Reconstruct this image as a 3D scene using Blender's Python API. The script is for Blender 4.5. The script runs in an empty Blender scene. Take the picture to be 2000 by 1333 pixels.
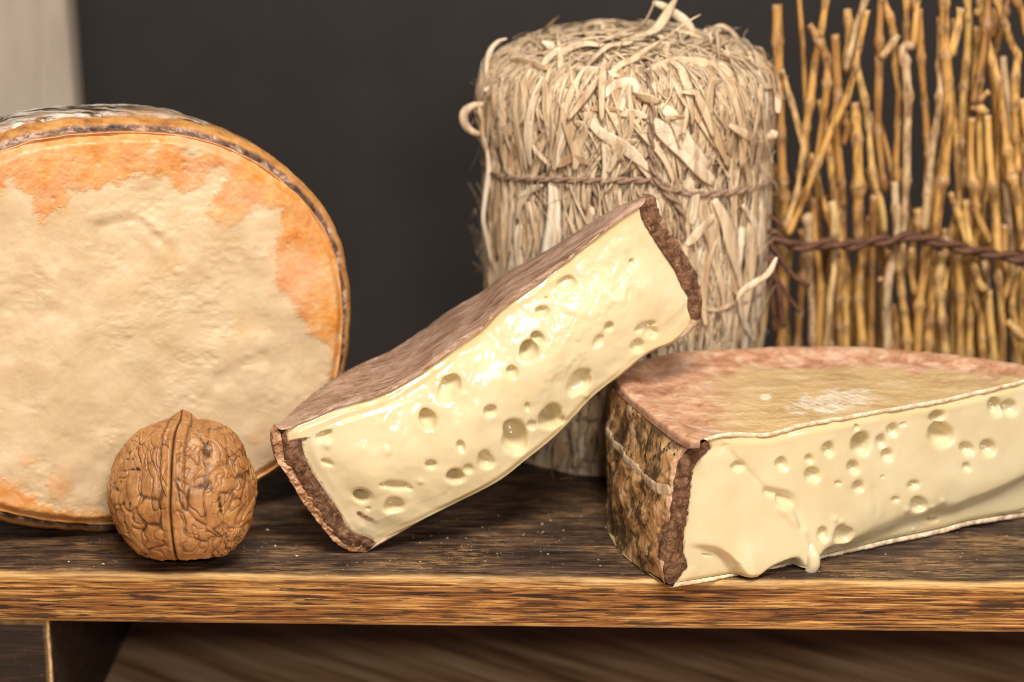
import bpy, math, random
import numpy as np
from mathutils import Vector

# ------------------------------------------------------------------ camera, world, lamps (authored in cm, scene in metres)
S = 0.01
FPX = 2000 * 80 / 36.0
PITCH = math.radians(17)
CAM = np.array([0.0, -57.59, 24.37])
FWD = np.array([0, math.cos(PITCH), -math.sin(PITCH)])
UPV = np.array([0, math.sin(PITCH), math.cos(PITCH)])
scene = bpy.context.scene
col = scene.collection
cd = bpy.data.cameras.new('camera')
cd.lens = 80; cd.sensor_width = 36; cd.clip_start = 0.01; cd.clip_end = 20
cam = bpy.data.objects.new('camera', cd); col.objects.link(cam)
cam.location = CAM * S
cam.rotation_euler = (math.pi / 2 - PITCH, 0, 0)
cd.dof.use_dof = True
cd.dof.focus_distance = 0.617
cd.dof.aperture_fstop = 8.5
scene.camera = cam

world = bpy.data.worlds.new('World'); scene.world = world
world.use_nodes = True
bg = world.node_tree.nodes['Background']
bg.inputs[0].default_value = (1.0, 0.93, 0.85, 1)
bg.inputs[1].default_value = 0.035

def area(name, loc, target, size, power, color):
    l = bpy.data.lights.new(name, 'AREA'); l.shape = 'RECTANGLE'
    l.size, l.size_y = size[0] * S, size[1] * S
    l.energy = power; l.color = color
    o = bpy.data.objects.new(name, l); col.objects.link(o)
    o.location = Vector(loc) * S
    o.rotation_euler = (Vector(target) - Vector(loc)).to_track_quat('-Z', 'Y').to_euler()
    return o
area('key_softbox', (3, -36, 62), (0, 4, 3), (30, 18), 6.5, (1.0, 0.925, 0.82))
area('fill_softbox', (8, -66, 34), (0, 4, 2), (11, 6), 1.6, (1.0, 0.92, 0.82))
area('glint_light', (46, -36, 40), (6, 3, 2), (9, 7), 1.1, (1.0, 0.93, 0.84))  # added light, placed to put small glints on the half wheel's cut face
scene.view_settings.view_transform = 'Standard'
scene.view_settings.look = 'None'
scene.view_settings.exposure = 0
scene.cycles.use_denoising = True
scene.cycles.max_bounces = 8
scene.cycles.filter_width = 1.0

# ------------------------------------------------------------------ projection helpers (a pixel of the 2000 x 1333 frame -> a place)
def ray(px, py):
    px = np.asarray(px, float); py = np.asarray(py, float)
    d = FWD + np.stack([(px - 1000) / FPX, 0 * px, 0 * px], -1) + ((666.5 - py) / FPX)[..., None] * UPV
    return d
def on_plane(p, P0, n):
    p = np.asarray(p, float); d = ray(p[..., 0], p[..., 1])
    t = ((np.asarray(P0) - CAM) @ n) / (d @ n)
    return CAM + d * t[..., None]
def at_z(p, z): return on_plane(p, (0, 0, z), np.array([0, 0, 1.0]))
def at_y(p, y): return on_plane(p, (0, y, 0), np.array([0, 1.0, 0]))
def proj(P):
    v = np.asarray(P) - CAM
    z = v @ FWD
    return np.stack([1000 + FPX * v[..., 0] / z, 666.5 - FPX * (v @ UPV) / z], -1)

# ------------------------------------------------------------------ numpy noise
def _h(ix, iy, iz, k):
    n = (ix.astype(np.int64) * 374761393 + iy.astype(np.int64) * 668265263 + iz.astype(np.int64) * 2147483647 + k * 974634719) & 0xffffffff
    n = ((n ^ (n >> 13)) * 1274126177) & 0xffffffff
    n = ((n ^ (n >> 16)) * 2246822519) & 0xffffffff
    return ((n ^ (n >> 15)) & 0xffffff) / float(0x1000000)
def vnoise(P, seed=0):
    P = np.asarray(P, float); i = np.floor(P).astype(int); f = P - i
    u = f * f * f * (f * (f * 6 - 15) + 10)
    r = 0
    for dx in (0, 1):
        for dy in (0, 1):
            for dz in (0, 1):
                w = (u[..., 0] if dx else 1 - u[..., 0]) * (u[..., 1] if dy else 1 - u[..., 1]) * (u[..., 2] if dz else 1 - u[..., 2])
                r = r + w * _h(i[..., 0] + dx, i[..., 1] + dy, i[..., 2] + dz, seed)
    return r * 2 - 1
def fbm(P, oct=4, seed=0, gain=.5):
    P = np.asarray(P, float); a, r, t = 1.0, 0, 0
    for o in range(oct):
        r = r + a * vnoise(P * 2 ** o + 17.3 * o, seed + o); t += a; a *= gain
    return r / t
def worley(P, seed=0):
    P = np.asarray(P, float); i = np.floor(P).astype(int)
    F1 = np.full(P.shape[:-1], 9.0); F2 = F1.copy()
    for dx in (-1, 0, 1):
        for dy in (-1, 0, 1):
            for dz in (-1, 0, 1):
                c = i + np.array([dx, dy, dz])
                q = np.stack([c[..., k] + _h(c[..., 0], c[..., 1], c[..., 2], seed + k * 7 + 1) for k in range(3)], -1)
                d = np.sqrt(((q - P) ** 2).sum(-1))
                F2 = np.minimum(F2, np.maximum(F1, d)); F1 = np.minimum(F1, d)
    return F1, F2
def sstep(a, b, x):
    t = np.clip((x - a) / (b - a), 0, 1); return t * t * (3 - 2 * t)

def curve(pts, n, smooth=True):
    """n points at even arc length along a curve through pts (any dimension)."""
    p = np.asarray(pts, float)
    if smooth and len(p) > 2:
        q = np.vstack([2 * p[0] - p[1], p, 2 * p[-1] - p[-2]]); out = []
        for k in range(1, len(q) - 2):
            t = np.linspace(0, 1, 16, endpoint=False)[:, None]
            a, b, c, d = q[k - 1], q[k], q[k + 1], q[k + 2]
            out.append(.5 * (2 * b + (c - a) * t + (2 * a - 5 * b + 4 * c - d) * t ** 2 + (3 * b - a - 3 * c + d) * t ** 3))
        p = np.vstack(out + [p[-1:]])
    l = np.r_[0, np.cumsum(np.linalg.norm(np.diff(p, axis=0), axis=1))]
    s = np.linspace(0, l[-1], n)
    return np.stack([np.interp(s, l, p[:, k]) for k in range(p.shape[1])], -1)
def coons(top, right, bottom, left):
    """grid [v][s]: top, bottom run left to right; left, right run top to bottom"""
    nu, nv = len(top), len(left)
    s = np.linspace(0, 1, nu)[None, :, None]; v = np.linspace(0, 1, nv)[:, None, None]
    T, B, L, R = top[None], bottom[None], left[:, None], right[:, None]
    c = (1 - s) * (1 - v) * top[0] + s * (1 - v) * top[-1] + (1 - s) * v * bottom[0] + s * v * bottom[-1]
    return (1 - v) * T + v * B + (1 - s) * L + s * R - c
def zc(pts, ox, oy, k): return np.asarray(pts, float) / k + np.array([ox, oy])   # an enlarged view's pixels -> frame pixels

# ------------------------------------------------------------------ meshes, things, parts
def build(name, P, F, mat, parent=None, base=None, attrs=None, smooth=True, loops=None):
    P = np.asarray(P, float).reshape(-1, 3)
    if base is not None: P = P - np.asarray(base)
    me = bpy.data.meshes.new(name)
    if isinstance(F, np.ndarray):
        k = F.shape[1]
        me.vertices.add(len(P)); me.vertices.foreach_set('co', (P * S).astype(np.float32).ravel())
        me.loops.add(F.size); me.loops.foreach_set('vertex_index', F.astype(np.int32).ravel())
        me.polygons.add(len(F)); me.polygons.foreach_set('loop_start', np.arange(0, F.size, k, dtype=np.int32))
        me.update(calc_edges=True); me.validate()
    else:
        V0 = P - P.mean(0); vol = 0.0
        for f in F[:4000]:
            for k in range(1, len(f) - 1): vol += float(np.dot(V0[f[0]], np.cross(V0[f[k]], V0[f[k + 1]])))
        if vol < 0: F = [tuple(f)[::-1] for f in F]
        me.from_pydata((P * S).tolist(), [], F)
    me.polygons.foreach_set('use_smooth', np.full(len(me.polygons), smooth))
    for a, v in (attrs or {}).items():
        at = me.attributes.new(a, 'FLOAT', 'POINT'); at.data.foreach_set('value', np.asarray(v, np.float32).ravel())
    me.materials.append(mat)
    o = bpy.data.objects.new(name, me); col.objects.link(o)
    if parent is not None: o.parent = parent
    return o
def gridF(nv, nu, wrap=False, flip=False):
    a = np.arange(nv * nu).reshape(nv, nu)
    if wrap: a = np.concatenate([a, a[:, :1]], 1)
    q = np.stack([a[:-1, :-1], a[1:, :-1], a[1:, 1:], a[:-1, 1:]], -1).reshape(-1, 4)
    return q[:, ::-1].copy() if flip else q
class Join:
    """several quad grids joined to one mesh"""
    def __init__(s): s.P, s.F, s.A, s.n = [], [], {}, 0
    def add(s, P, F=None, wrap=False, flip=False, **at):
        P = np.asarray(P, float)
        if F is None: F = gridF(P.shape[0], P.shape[1], wrap, flip)
        P = P.reshape(-1, 3); s.P.append(P); s.F.append(F + s.n); s.n += len(P)
        for k, v in at.items(): s.A.setdefault(k, []).append(np.broadcast_to(np.asarray(v, float).reshape(-1) if np.ndim(v) else v, (len(P),)))
    def make(s, name, mat, parent=None, base=None, smooth=True):
        return build(name, np.vstack(s.P), np.vstack(s.F), mat, parent, base, {k: np.concatenate(v) for k, v in s.A.items()}, smooth)
def thing(name, label, cat, loc, group=None):
    o = bpy.data.objects.new(name, None); col.objects.link(o)
    o.empty_display_size = .01; o.location = Vector([float(c) for c in loc]) * S
    o['label'] = label; o['category'] = cat
    if group: o['group'] = group
    return o
def tag(o, label, cat, kind=None):
    if label: o['label'] = label
    if cat: o['category'] = cat
    if kind: o['kind'] = kind
    return o
def normals(G):
    """unit normals of a grid of points"""
    du = np.gradient(G, axis=1); dv = np.gradient(G, axis=0)
    n = np.cross(du, dv); return n / (np.linalg.norm(n, axis=-1, keepdims=True) + 1e-9)
def tube(path, r, k=8, cap=True, flat=1.0, twist=0.0, side=None):
    """closed tube along path; r per point (or number); flat < 1 squeezes it to a ribbon lying along the surface whose normal is side"""
    p = np.asarray(path, float); n = len(p); r = np.broadcast_to(np.asarray(r, float), (n,))
    t = np.gradient(p, axis=0); t /= np.linalg.norm(t, axis=1, keepdims=True) + 1e-9
    ref = np.array([0, 1.0, 0.13]) if side is None else np.asarray(side, float)
    ref = np.broadcast_to(ref, p.shape)
    a = np.cross(t, ref); a /= np.linalg.norm(a, axis=1, keepdims=True) + 1e-9
    b = np.cross(a, t)
    th = np.linspace(0, 2 * np.pi, k, endpoint=False)
    tw = np.broadcast_to(np.asarray(twist, float), (n,))[:, None]
    ca, sa = np.cos(tw), np.sin(tw)
    a2 = a * ca + b * sa; b2 = b * ca - a * sa
    P = p[:, None] + r[:, None, None] * (np.cos(th)[None, :, None] * a2[:, None] + flat * np.sin(th)[None, :, None] * b2[:, None])
    F = [tuple(q) for q in gridF(n, k, True)]
    if cap: F += [tuple(range(k)), tuple(range((n - 1) * k, n * k))[::-1]]
    return P.reshape(-1, 3), F

# ------------------------------------------------------------------ materials
class NT:
    def __init__(s, name):
        s.m = bpy.data.materials.new(name); s.m.use_nodes = True
        s.t = s.m.node_tree; s.b = s.t.nodes['Principled BSDF']
        s.tc = s.t.nodes.new('ShaderNodeTexCoord'); s.obj = s.tc.outputs['Object']
    def set(s, **k):
        for a, v in k.items():
            i = s.b.inputs[a.replace('_', ' ')]
            if hasattr(v, 'links') or isinstance(v, bpy.types.NodeSocket): s.t.links.new(v, i)
            else: i.default_value = v
        return s
    def put(s, sock, v):
        if isinstance(v, bpy.types.NodeSocket): s.t.links.new(v, sock)
        elif v is not None: sock.default_value = v
    def map(s, scale=(1, 1, 1), loc=(0, 0, 0), rot=(0, 0, 0), src=None):
        if any(rot):
            n = s.t.nodes.new('ShaderNodeMapping'); s.put(n.inputs[0], src or s.obj); n.inputs['Rotation'].default_value = rot
            src, rot = n.outputs[0], (0, 0, 0)
        n = s.t.nodes.new('ShaderNodeMapping'); s.put(n.inputs[0], src or s.obj)
        n.inputs['Scale'].default_value = scale; n.inputs['Location'].default_value = loc; n.inputs['Rotation'].default_value = rot
        return n.outputs[0]
    def noise(s, scale, detail=5, rough=.55, vec=None, dist=0):
        n = s.t.nodes.new('ShaderNodeTexNoise'); s.put(n.inputs['Vector'], vec or s.obj)
        n.inputs['Scale'].default_value = scale; n.inputs['Detail'].default_value = detail
        n.inputs['Roughness'].default_value = rough; n.inputs['Distortion'].default_value = dist
        return n.outputs[0]
    def voro(s, scale, vec=None, feature='F1', out='Distance', rand=1):
        n = s.t.nodes.new('ShaderNodeTexVoronoi'); n.feature = feature; s.put(n.inputs['Vector'], vec or s.obj)
        n.inputs['Scale'].default_value = scale; n.inputs['Randomness'].default_value = rand
        return n.outputs[out]
    def ramp(s, fac, stops, interp='LINEAR'):
        n = s.t.nodes.new('ShaderNodeValToRGB'); s.put(n.inputs[0], fac); r = n.color_ramp; r.interpolation = interp
        while len(r.elements) < len(stops): r.elements.new(1)
        for e, (p, c) in zip(r.elements, stops):
            e.position = p; e.color = (*c, 1) if hasattr(c, '__len__') else (c, c, c, 1)
        return n.outputs[0]
    def mix(s, f, a, b, mode='MIX'):
        n = s.t.nodes.new('ShaderNodeMix'); n.data_type = 'RGBA'; n.blend_type = mode
        s.put(n.inputs[0], f)
        for k, v in ((6, a), (7, b)):
            s.put(n.inputs[k], (*v, 1) if isinstance(v, tuple) else v)
        return n.outputs[2]
    def math(s, op, a, b=None, clamp=False):
        n = s.t.nodes.new('ShaderNodeMath'); n.operation = op; n.use_clamp = clamp
        s.put(n.inputs[0], a)
        if b is not None: s.put(n.inputs[1], b)
        return n.outputs[0]
    def attr(s, name):
        n = s.t.nodes.new('ShaderNodeAttribute'); n.attribute_name = name; return n.outputs['Fac']
    def rand(s): return s.t.nodes.new('ShaderNodeObjectInfo').outputs['Random']
    def bump(s, h, strength, dist=.001, prev=None):
        n = s.t.nodes.new('ShaderNodeBump'); s.put(n.inputs['Height'], h)
        n.inputs['Strength'].default_value = strength; n.inputs['Distance'].default_value = dist
        if prev is not None: s.put(n.inputs['Normal'], prev)
        return n.outputs[0]
    def sep(s, ax, src=None):
        n = s.t.nodes.new('ShaderNodeSeparateXYZ'); s.put(n.inputs[0], src or s.obj); return n.outputs[ax]

def mat_paste():
    m = NT('cheese_paste')
    c = m.ramp(m.noise(90, 4), [(.3, (.715, .60, .37)), (.7, (.775, .68, .455))])
    c = m.mix(m.attr('near'), c, (.70, .55, .29))
    st = m.math('MULTIPLY', m.attr('stain'), m.ramp(m.noise(900, 3), [(.3, .6), (.6, 1.0)]))
    c = m.mix(st, c, (.22, .07, .025))
    n = m.bump(m.noise(700, 3), .05, .0004)
    m.set(Base_Color=c, Roughness=m.ramp(m.noise(180, 4), [(.38, .09), (.66, .22)]), Normal=n, Subsurface_Weight=.4, Subsurface_Radius=(1, .62, .25), Subsurface_Scale=.0012, Specular_IOR_Level=.5,
          Coat_Weight=.2, Coat_Roughness=.08)
    return m.m
def mat_rind_top():       # the tilted piece: brown, fibrous, greyish bloom
    m = NT('brown_rind')
    v = m.map((55, 900, 900), rot=(0, math.radians(32), 0))
    f = m.noise(1, 7, .72, v, .6)
    c = m.ramp(f, [(.36, (.10, .045, .026)), (.44, (.27, .15, .095)), (.56, (.42, .26, .18)), (.69, (.68, .54, .44))])
    bl = m.ramp(m.noise(90, 6, .65), [(.46, 0.0), (.62, .75)])
    c = m.mix(bl, c, m.ramp(m.noise(400, 4), [(.35, (.44, .25, .17)), (.65, (.64, .46, .36))]))
    c = m.mix(m.ramp(m.math('ADD', m.attr('lip'), m.math('MULTIPLY', m.math('SUBTRACT', m.noise(330, 4), .5), 1.6)), [(.45, 0.0), (.75, .85)]), c, m.ramp(m.noise(350, 4), [(.35, (.50, .28, .15)), (.62, (.78, .60, .40))]))
    n = m.bump(f, .6, .0012); n = m.bump(m.noise(900, 3), .25, .0004, n)
    m.set(Base_Color=c, Roughness=.5, Normal=n, Specular_IOR_Level=.4)
    return m.m
def mat_bark_cut():
    m = NT('bark_cut_end')
    f = m.noise(420, 7, .68, None, .8)
    c = m.ramp(f, [(.30, (.030, .010, .006)), (.45, (.125, .052, .023)), (.58, (.25, .125, .065)), (.74, (.46, .30, .19))])
    c = m.mix(m.attr('flake'), c, m.ramp(m.noise(500, 4), [(.35, (.30, .13, .07)), (.6, (.70, .45, .28))]))
    n = m.bump(f, .9, .0015); n = m.bump(m.noise(1500, 3), .4, .0004, n)
    m.set(Base_Color=c, Roughness=.55, Normal=n, Specular_IOR_Level=.4)
    return m.m
def mat_flaky():
    m = NT('flaky_outer_bark')
    f = m.noise(260, 6, .65, None, .5)
    c = m.ramp(f, [(.34, (.12, .045, .02)), (.46, (.34, .16, .075)), (.57, (.56, .33, .18)), (.70, (.80, .60, .42))])
    m.set(Base_Color=c, Roughness=.55, Normal=m.bump(f, .8, .001))
    return m.m
def mat_side_bark():
    m = NT('mottled_bark')
    f = m.noise(150, 6, .6, None, .4)
    c = m.ramp(f, [(.28, (.26, .12, .042)), (.5, (.50, .285, .125)), (.70, (.70, .48, .28))])
    big = m.ramp(m.noise(95, 7, .72, m.map((1, 1, .75)), .3), [(.475, 0.0), (.545, .92)])
    c = m.mix(big, c, m.ramp(m.noise(300, 4), [(.3, (.02, .012, .006)), (.7, (.13, .07, .028))]))
    pale = m.ramp(m.noise(55, 5, .6, m.map((1, 1, 1), (3, 1, 2))), [(.58, 0.0), (.68, .6)])
    c = m.mix(pale, c, (.60, .48, .36))
    sp = m.ramp(m.voro(520), [(.16, 1.0), (.30, 0.0)])
    sp = m.math('MULTIPLY', sp, m.ramp(m.noise(90, 2), [(.42, 0.0), (.55, 1.0)]))
    c = m.mix(sp, c, (.035, .018, .008))
    c = m.mix(m.attr('edge'), c, m.ramp(m.noise(500, 4), [(.35, (.36, .16, .09)), (.6, (.72, .48, .30))]))
    n = m.bump(f, .6, .0014); n = m.bump(big, -.5, .0008, n)
    m.set(Base_Color=c, Roughness=.42, Normal=n, Specular_IOR_Level=.5)
    return m.m
def mat_top_rind():       # the half wheel's washed rind
    m = NT('washed_rind')
    pink = m.ramp(m.noise(160, 6, .62, None, .5), [(.34, (.34, .12, .07)), (.48, (.60, .29, .19)), (.63, (.80, .54, .41))])
    tan = m.ramp(m.noise(70, 6, .6, m.map((1, 3, 1))), [(.3, (.47, .30, .14)), (.5, (.60, .42, .21)), (.72, (.70, .53, .31))])
    c = m.mix(m.attr('pink'), tan, pink)
    brown = m.ramp(m.noise(130, 5, .65, m.map((1, 1, 1), (4, 2, 0)), .6), [(.50, 0.0), (.60, .75)])
    c = m.mix(m.math('MULTIPLY', brown, m.attr('pink')), c, (.36, .17, .085))
    c = m.mix(m.attr('white'), c, (.86, .80, .70))
    c = m.mix(m.attr('lip'), c, m.ramp(m.noise(400, 4), [(.35, (.70, .46, .28)), (.6, (.88, .76, .56))]))
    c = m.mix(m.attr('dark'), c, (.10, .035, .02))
    n = m.bump(m.noise(220, 6, .65), .8, .0014); n = m.bump(m.noise(1100, 3), .25, .0003, n)
    m.set(Base_Color=c, Roughness=m.ramp(m.noise(200, 3), [(.35, .30), (.7, .5)]), Normal=n, Specular_IOR_Level=.5, Subsurface_Weight=.15, Subsurface_Radius=(1, .5, .25), Subsurface_Scale=.002)
    return m.m
def mat_wheel():
    m_b = .06
    m = NT('smeared_wheel_rind')
    cream = m.ramp(m.noise(60, 6, .6), [(.3, (.60, .445, .265)), (.5, (.65, .495, .31)), (.72, (.70, .56, .375))])
    cream = m.mix(m.ramp(m.noise(38, 3), [(.55, 0.0), (.75, .35)]), cream, (.70, .45, .17))
    org = m.ramp(m.noise(230, 5, .6), [(.28, (.56, .175, .020)), (.5, (.67, .285, .060)), (.72, (.74, .42, .18))])
    org = m.mix(m.ramp(m.noise(60, 4), [(.45, 0.0), (.62, .7)]), org, (.66, .33, .17))
    dots = m.ramp(m.voro(260), [(.10, 1.0), (.2, 0.0)])
    org = m.mix(m.math('MULTIPLY', dots, m.ramp(m.noise(80, 2), [(.45, 0.0), (.55, .9)])), org, (.70, .22, .02))
    c = m.mix(m.attr('orange'), cream, org)
    c = m.mix(m.attr('rim'), c, m.ramp(m.noise(190, 6, .65), [(.3, (.28, .105, .03)), (.5, (.58, .27, .075)), (.7, (.72, .42, .17))]))
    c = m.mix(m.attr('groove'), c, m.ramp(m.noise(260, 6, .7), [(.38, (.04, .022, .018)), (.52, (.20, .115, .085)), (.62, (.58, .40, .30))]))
    fl = m.ramp(m.noise(150, 2, .4, m.map((1, 1, 1), (2, 7, 1))), [(.80, 0.0), (.83, .5)])
    c = m.mix(fl, c, (.9, .82, .7))
    n = m.bump(m.noise(170, 6, .6), m_b, .0010); n = m.bump(m.noise(900, 3), .15, .0003, n)
    m.set(Base_Color=c, Roughness=m.ramp(m.noise(240, 4), [(.35, .36), (.7, .58)]), Normal=n, Specular_IOR_Level=.5, Subsurface_Weight=.35, Subsurface_Radius=(1, .5, .2), Subsurface_Scale=.002)
    return m.m
def mat_white_bark():
    m = NT('whitened_bark')
    v = m.map((55, 200, 200))
    f = m.noise(1, 6, .65, v, .6)
    c = m.ramp(f, [(.40, (.015, .011, .009)), (.46, (.20, .13, .08)), (.52, (.55, .48, .41)), (.66, (.74, .70, .66))])
    c = m.mix(m.ramp(m.noise(60, 3), [(.52, 0.0), (.62, .7)]), c, (.42, .24, .12))
    m.set(Base_Color=c, Roughness=.6, Normal=m.bump(f, .9, .0015))
    return m.m
def mat_walnut():
    m = NT('walnut_shell')
    c = m.ramp(m.noise(110, 6, .6), [(.28, (.24, .092, .027)), (.5, (.40, .18, .058)), (.74, (.57, .30, .115))])
    c = m.mix(m.ramp(m.noise(60, 3), [(.5, 0.0), (.72, .5)]), c, (.52, .28, .13))
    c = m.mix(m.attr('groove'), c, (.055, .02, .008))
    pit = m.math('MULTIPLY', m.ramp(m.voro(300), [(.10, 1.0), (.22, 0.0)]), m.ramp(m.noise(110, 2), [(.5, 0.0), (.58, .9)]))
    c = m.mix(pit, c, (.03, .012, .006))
    n = m.bump(m.noise(500, 6, .65), .35, .0006)
    m.set(Base_Color=c, Roughness=m.ramp(m.noise(200, 3), [(.3, .32), (.7, .5)]), Normal=n, Specular_IOR_Level=.45)
    return m.m
def mat_plank(front=True):
    m = NT('dark_stained_wood')
    v = m.map((45, 300, 1500)); g1 = m.noise(1, 7, .66, v, .3)
    v2 = m.map((75, 420, 1500), (3, 1, 5)); g2 = m.noise(1, 4, .55, v2, .25)
    v3 = m.map((16, 60, 360), (1, 4, 2)); g3 = m.noise(1, 3, .5, v3)
    fr = m.ramp(g1, [(.37, (.040, .014, .006)), (.44, (.20, .074, .020)), (.52, (.45, .20, .053)), (.62, (.74, .44, .155))])
    fr = m.mix(m.ramp(g3, [(.38, .75), (.6, 0.0)]), fr, (.19, .07, .02))
    dash = m.math('MULTIPLY', m.ramp(g2, [(.445, 1.0), (.47, 0.0)]), m.ramp(g3, [(.36, 1.0), (.62, .5)]))
    fr = m.mix(dash, fr, (.022, .012, .010))
    tv = m.map((65, 620, 100), (7, 1, 5)); t1 = m.noise(1, 8, .70, tv, .3)
    top = m.ramp(t1, [(.34, (.013, .008, .0065)), (.48, (.045, .027, .019)), (.59, (.115, .068, .043)), (.70, (.33, .20, .11))])
    wear = m.ramp(m.noise(1, 4, .6, m.map((36, 60, 30), (5, 2, 8))), [(.46, 0.0), (.62, 1.0)])
    fib = m.ramp(m.noise(1, 5, .7, m.map((170, 1500, 300))), [(.50, 0.0), (.57, 1.0)])
    top = m.mix(m.math('MULTIPLY', m.math('MULTIPLY', wear, fib), .8), top, (.40, .225, .10))
    saw = m.ramp(m.noise(1, 2, .5, m.map((420, 6, 6), rot=(0, 0, math.radians(14)))), [(.62, 0.0), (.70, .08)])
    top = m.mix(saw, top, (.22, .13, .075))
    dust = m.ramp(m.voro(420), [(.07, .9), (.13, 0.0)])
    dust = m.math('MULTIPLY', dust, m.ramp(m.noise(60, 2), [(.50, 0.0), (.62, .8)]))
    top = m.mix(dust, top, (.62, .48, .33))
    a = m.attr('face')          # 0 top, 1 front
    c = m.mix(a, top, fr)
    ar = m.math('MULTIPLY', m.attr('arris'), m.ramp(m.noise(1, 4, .6, m.map((18, 60, 60), (2, 2, 2))), [(.34, .0), (.54, .95)]))
    c = m.mix(ar, c, m.ramp(g1, [(.38, (.42, .21, .065)), (.55, (.78, .50, .20))]))
    n = m.bump(g1, .25, .0004); n = m.bump(t1, .35, .0008, n); n = m.bump(g2, .4, .0004, n)
    m.set(Base_Color=c, Roughness=m.ramp(g1, [(.3, .6), (.7, .42)]), Normal=n, Specular_IOR_Level=.35)
    return m.m
def mat_leg():
    m = NT('black_stained_wood')
    f = m.noise(1, 7, .65, m.map((40, 60, 500)), .4)
    c = m.ramp(f, [(.3, (.006, .0035, .003)), (.55, (.022, .012, .009)), (.75, (.07, .035, .022))])
    c = m.mix(m.ramp(m.noise(500, 3, .6), [(.66, 0.0), (.72, .5)]), c, (.28, .17, .10))
    c = m.mix(m.attr('arris'), c, m.ramp(m.noise(300, 4), [(.35, (.30, .16, .06)), (.6, (.68, .46, .22))]))
    m.set(Base_Color=c, Roughness=.55, Normal=m.bump(f, .5, .0008))
    return m.m
def mat_table():
    m = NT('table_wood')
    f = m.noise(1, 6, .6, m.map((9, 120, 1), rot=(0, 0, math.radians(36))), .3)
    c = m.ramp(f, [(.34, (.22, .115, .055)), (.5, (.55, .34, .18)), (.66, (.78, .56, .36))])
    m.set(Base_Color=c, Roughness=.5, Normal=m.bump(f, .2, .0006))
    return m.m
def mat_wall():
    m = NT('dark_wall')
    c = m.ramp(m.noise(30, 5, .6), [(.3, (.019, .0145, .014)), (.7, (.026, .020, .0195))])
    m.set(Base_Color=c, Roughness=.7, Normal=m.bump(m.noise(300, 4), .1, .001))
    return m.m
def mat_pale_board():
    m = NT('pale_weathered_wood')
    f = m.noise(1, 5, .6, m.map((60, 60, 9)))
    c = m.ramp(f, [(.3, (.30, .235, .185)), (.5, (.43, .355, .29)), (.7, (.54, .46, .385))])
    m.set(Base_Color=c, Roughness=.7)
    return m.m
def mat_raffia():
    m = NT('dry_raffia')
    r = m.rand()
    base = m.ramp(r, [(0, (.48, .30, .16)), (.2, (.70, .53, .35)), (.6, (.80, .66, .48)), (1, (.88, .78, .63))])
    f = m.noise(1, 5, .6, m.map((420, 420, 45)))
    c = m.mix(m.ramp(f, [(.34, .65), (.54, 0.0)]), base, (.34, .19, .085))
    m.set(Base_Color=c, Roughness=.62, Normal=m.bump(f, .6, .0008), Specular_IOR_Level=.3)
    return m.m
def mat_twine():
    m = NT('brown_twine')
    f = m.noise(700, 4)
    m.set(Base_Color=m.ramp(f, [(.3, (.20, .115, .07)), (.7, (.40, .27, .185))]), Roughness=.8, Normal=m.bump(f, .5, .0006))
    return m.m
def mat_cord():
    m = NT('dark_coir_cord')
    f = m.noise(600, 5)
    m.set(Base_Color=m.ramp(f, [(.3, (.045, .017, .009)), (.7, (.18, .075, .04))]), Roughness=.7, Normal=m.bump(f, .7, .0006))
    return m.m
def mat_twig():
    m = NT('golden_twig')
    base = m.ramp(m.rand(), [(0, (.28, .135, .045)), (.2, (.52, .275, .08)), (.5, (.68, .39, .115)), (.8, (.76, .48, .16)), (1, (.62, .45, .27))])
    f = m.noise(1, 5, .65, m.map((260, 260, 70)))
    c = m.mix(m.ramp(f, [(.40, .85), (.52, 0.0)]), base, (.17, .075, .028))
    c = m.mix(m.attr('node'), c, m.ramp(m.noise(420, 4), [(.35, (.10, .045, .02)), (.6, (.52, .33, .18))]))
    m.set(Base_Color=c, Roughness=.42, Normal=m.bump(f, .4, .0007), Specular_IOR_Level=.4)
    return m.m
def mat_crumb():
    m = NT('cheese_crumb')
    m.set(Base_Color=m.ramp(m.noise(300, 2), [(.35, (.50, .33, .17)), (.65, (.80, .68, .50))]), Roughness=.6)
    return m.m
def mat_mould():
    m = NT('pale_mould')
    f = m.noise(220, 5)
    m.set(Base_Color=m.ramp(f, [(.36, (.36, .24, .14)), (.58, (.66, .52, .37))]), Roughness=.55, Normal=m.bump(f, .4, .0008))
    return m.m
M = dict(paste=mat_paste(), rind=mat_rind_top(), cut=mat_bark_cut(), flaky=mat_flaky(), side=mat_side_bark(), top=mat_top_rind(), wheel=mat_wheel(), white=mat_white_bark(),
         walnut=mat_walnut(), plank=mat_plank(), leg=mat_leg(), table=mat_table(), wall=mat_wall(), pale=mat_pale_board(), raffia=mat_raffia(), twine=mat_twine(), cord=mat_cord(),
         twig=mat_twig(), crumb=mat_crumb(), mould=mat_mould())

# ================================================================== the setting
TABLE_Z = -6.5
x, y = np.meshgrid(np.linspace(-120, 120, 9), np.linspace(-110, 45, 9))
tag(build('table_surface', np.stack([x, y, 0 * x + TABLE_Z], -1), gridF(9, 9, flip=True), M['table']), 'brown wooden table under the raised board', None, 'structure')
x, z = np.meshgrid(np.linspace(-120, 120, 9), np.linspace(TABLE_Z - .5, 90, 9))
tag(build('back_wall', np.stack([x, 0 * x + 34, z], -1), gridF(9, 9), M['wall']), 'plain dark wall behind the still life', None, 'structure')

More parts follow.
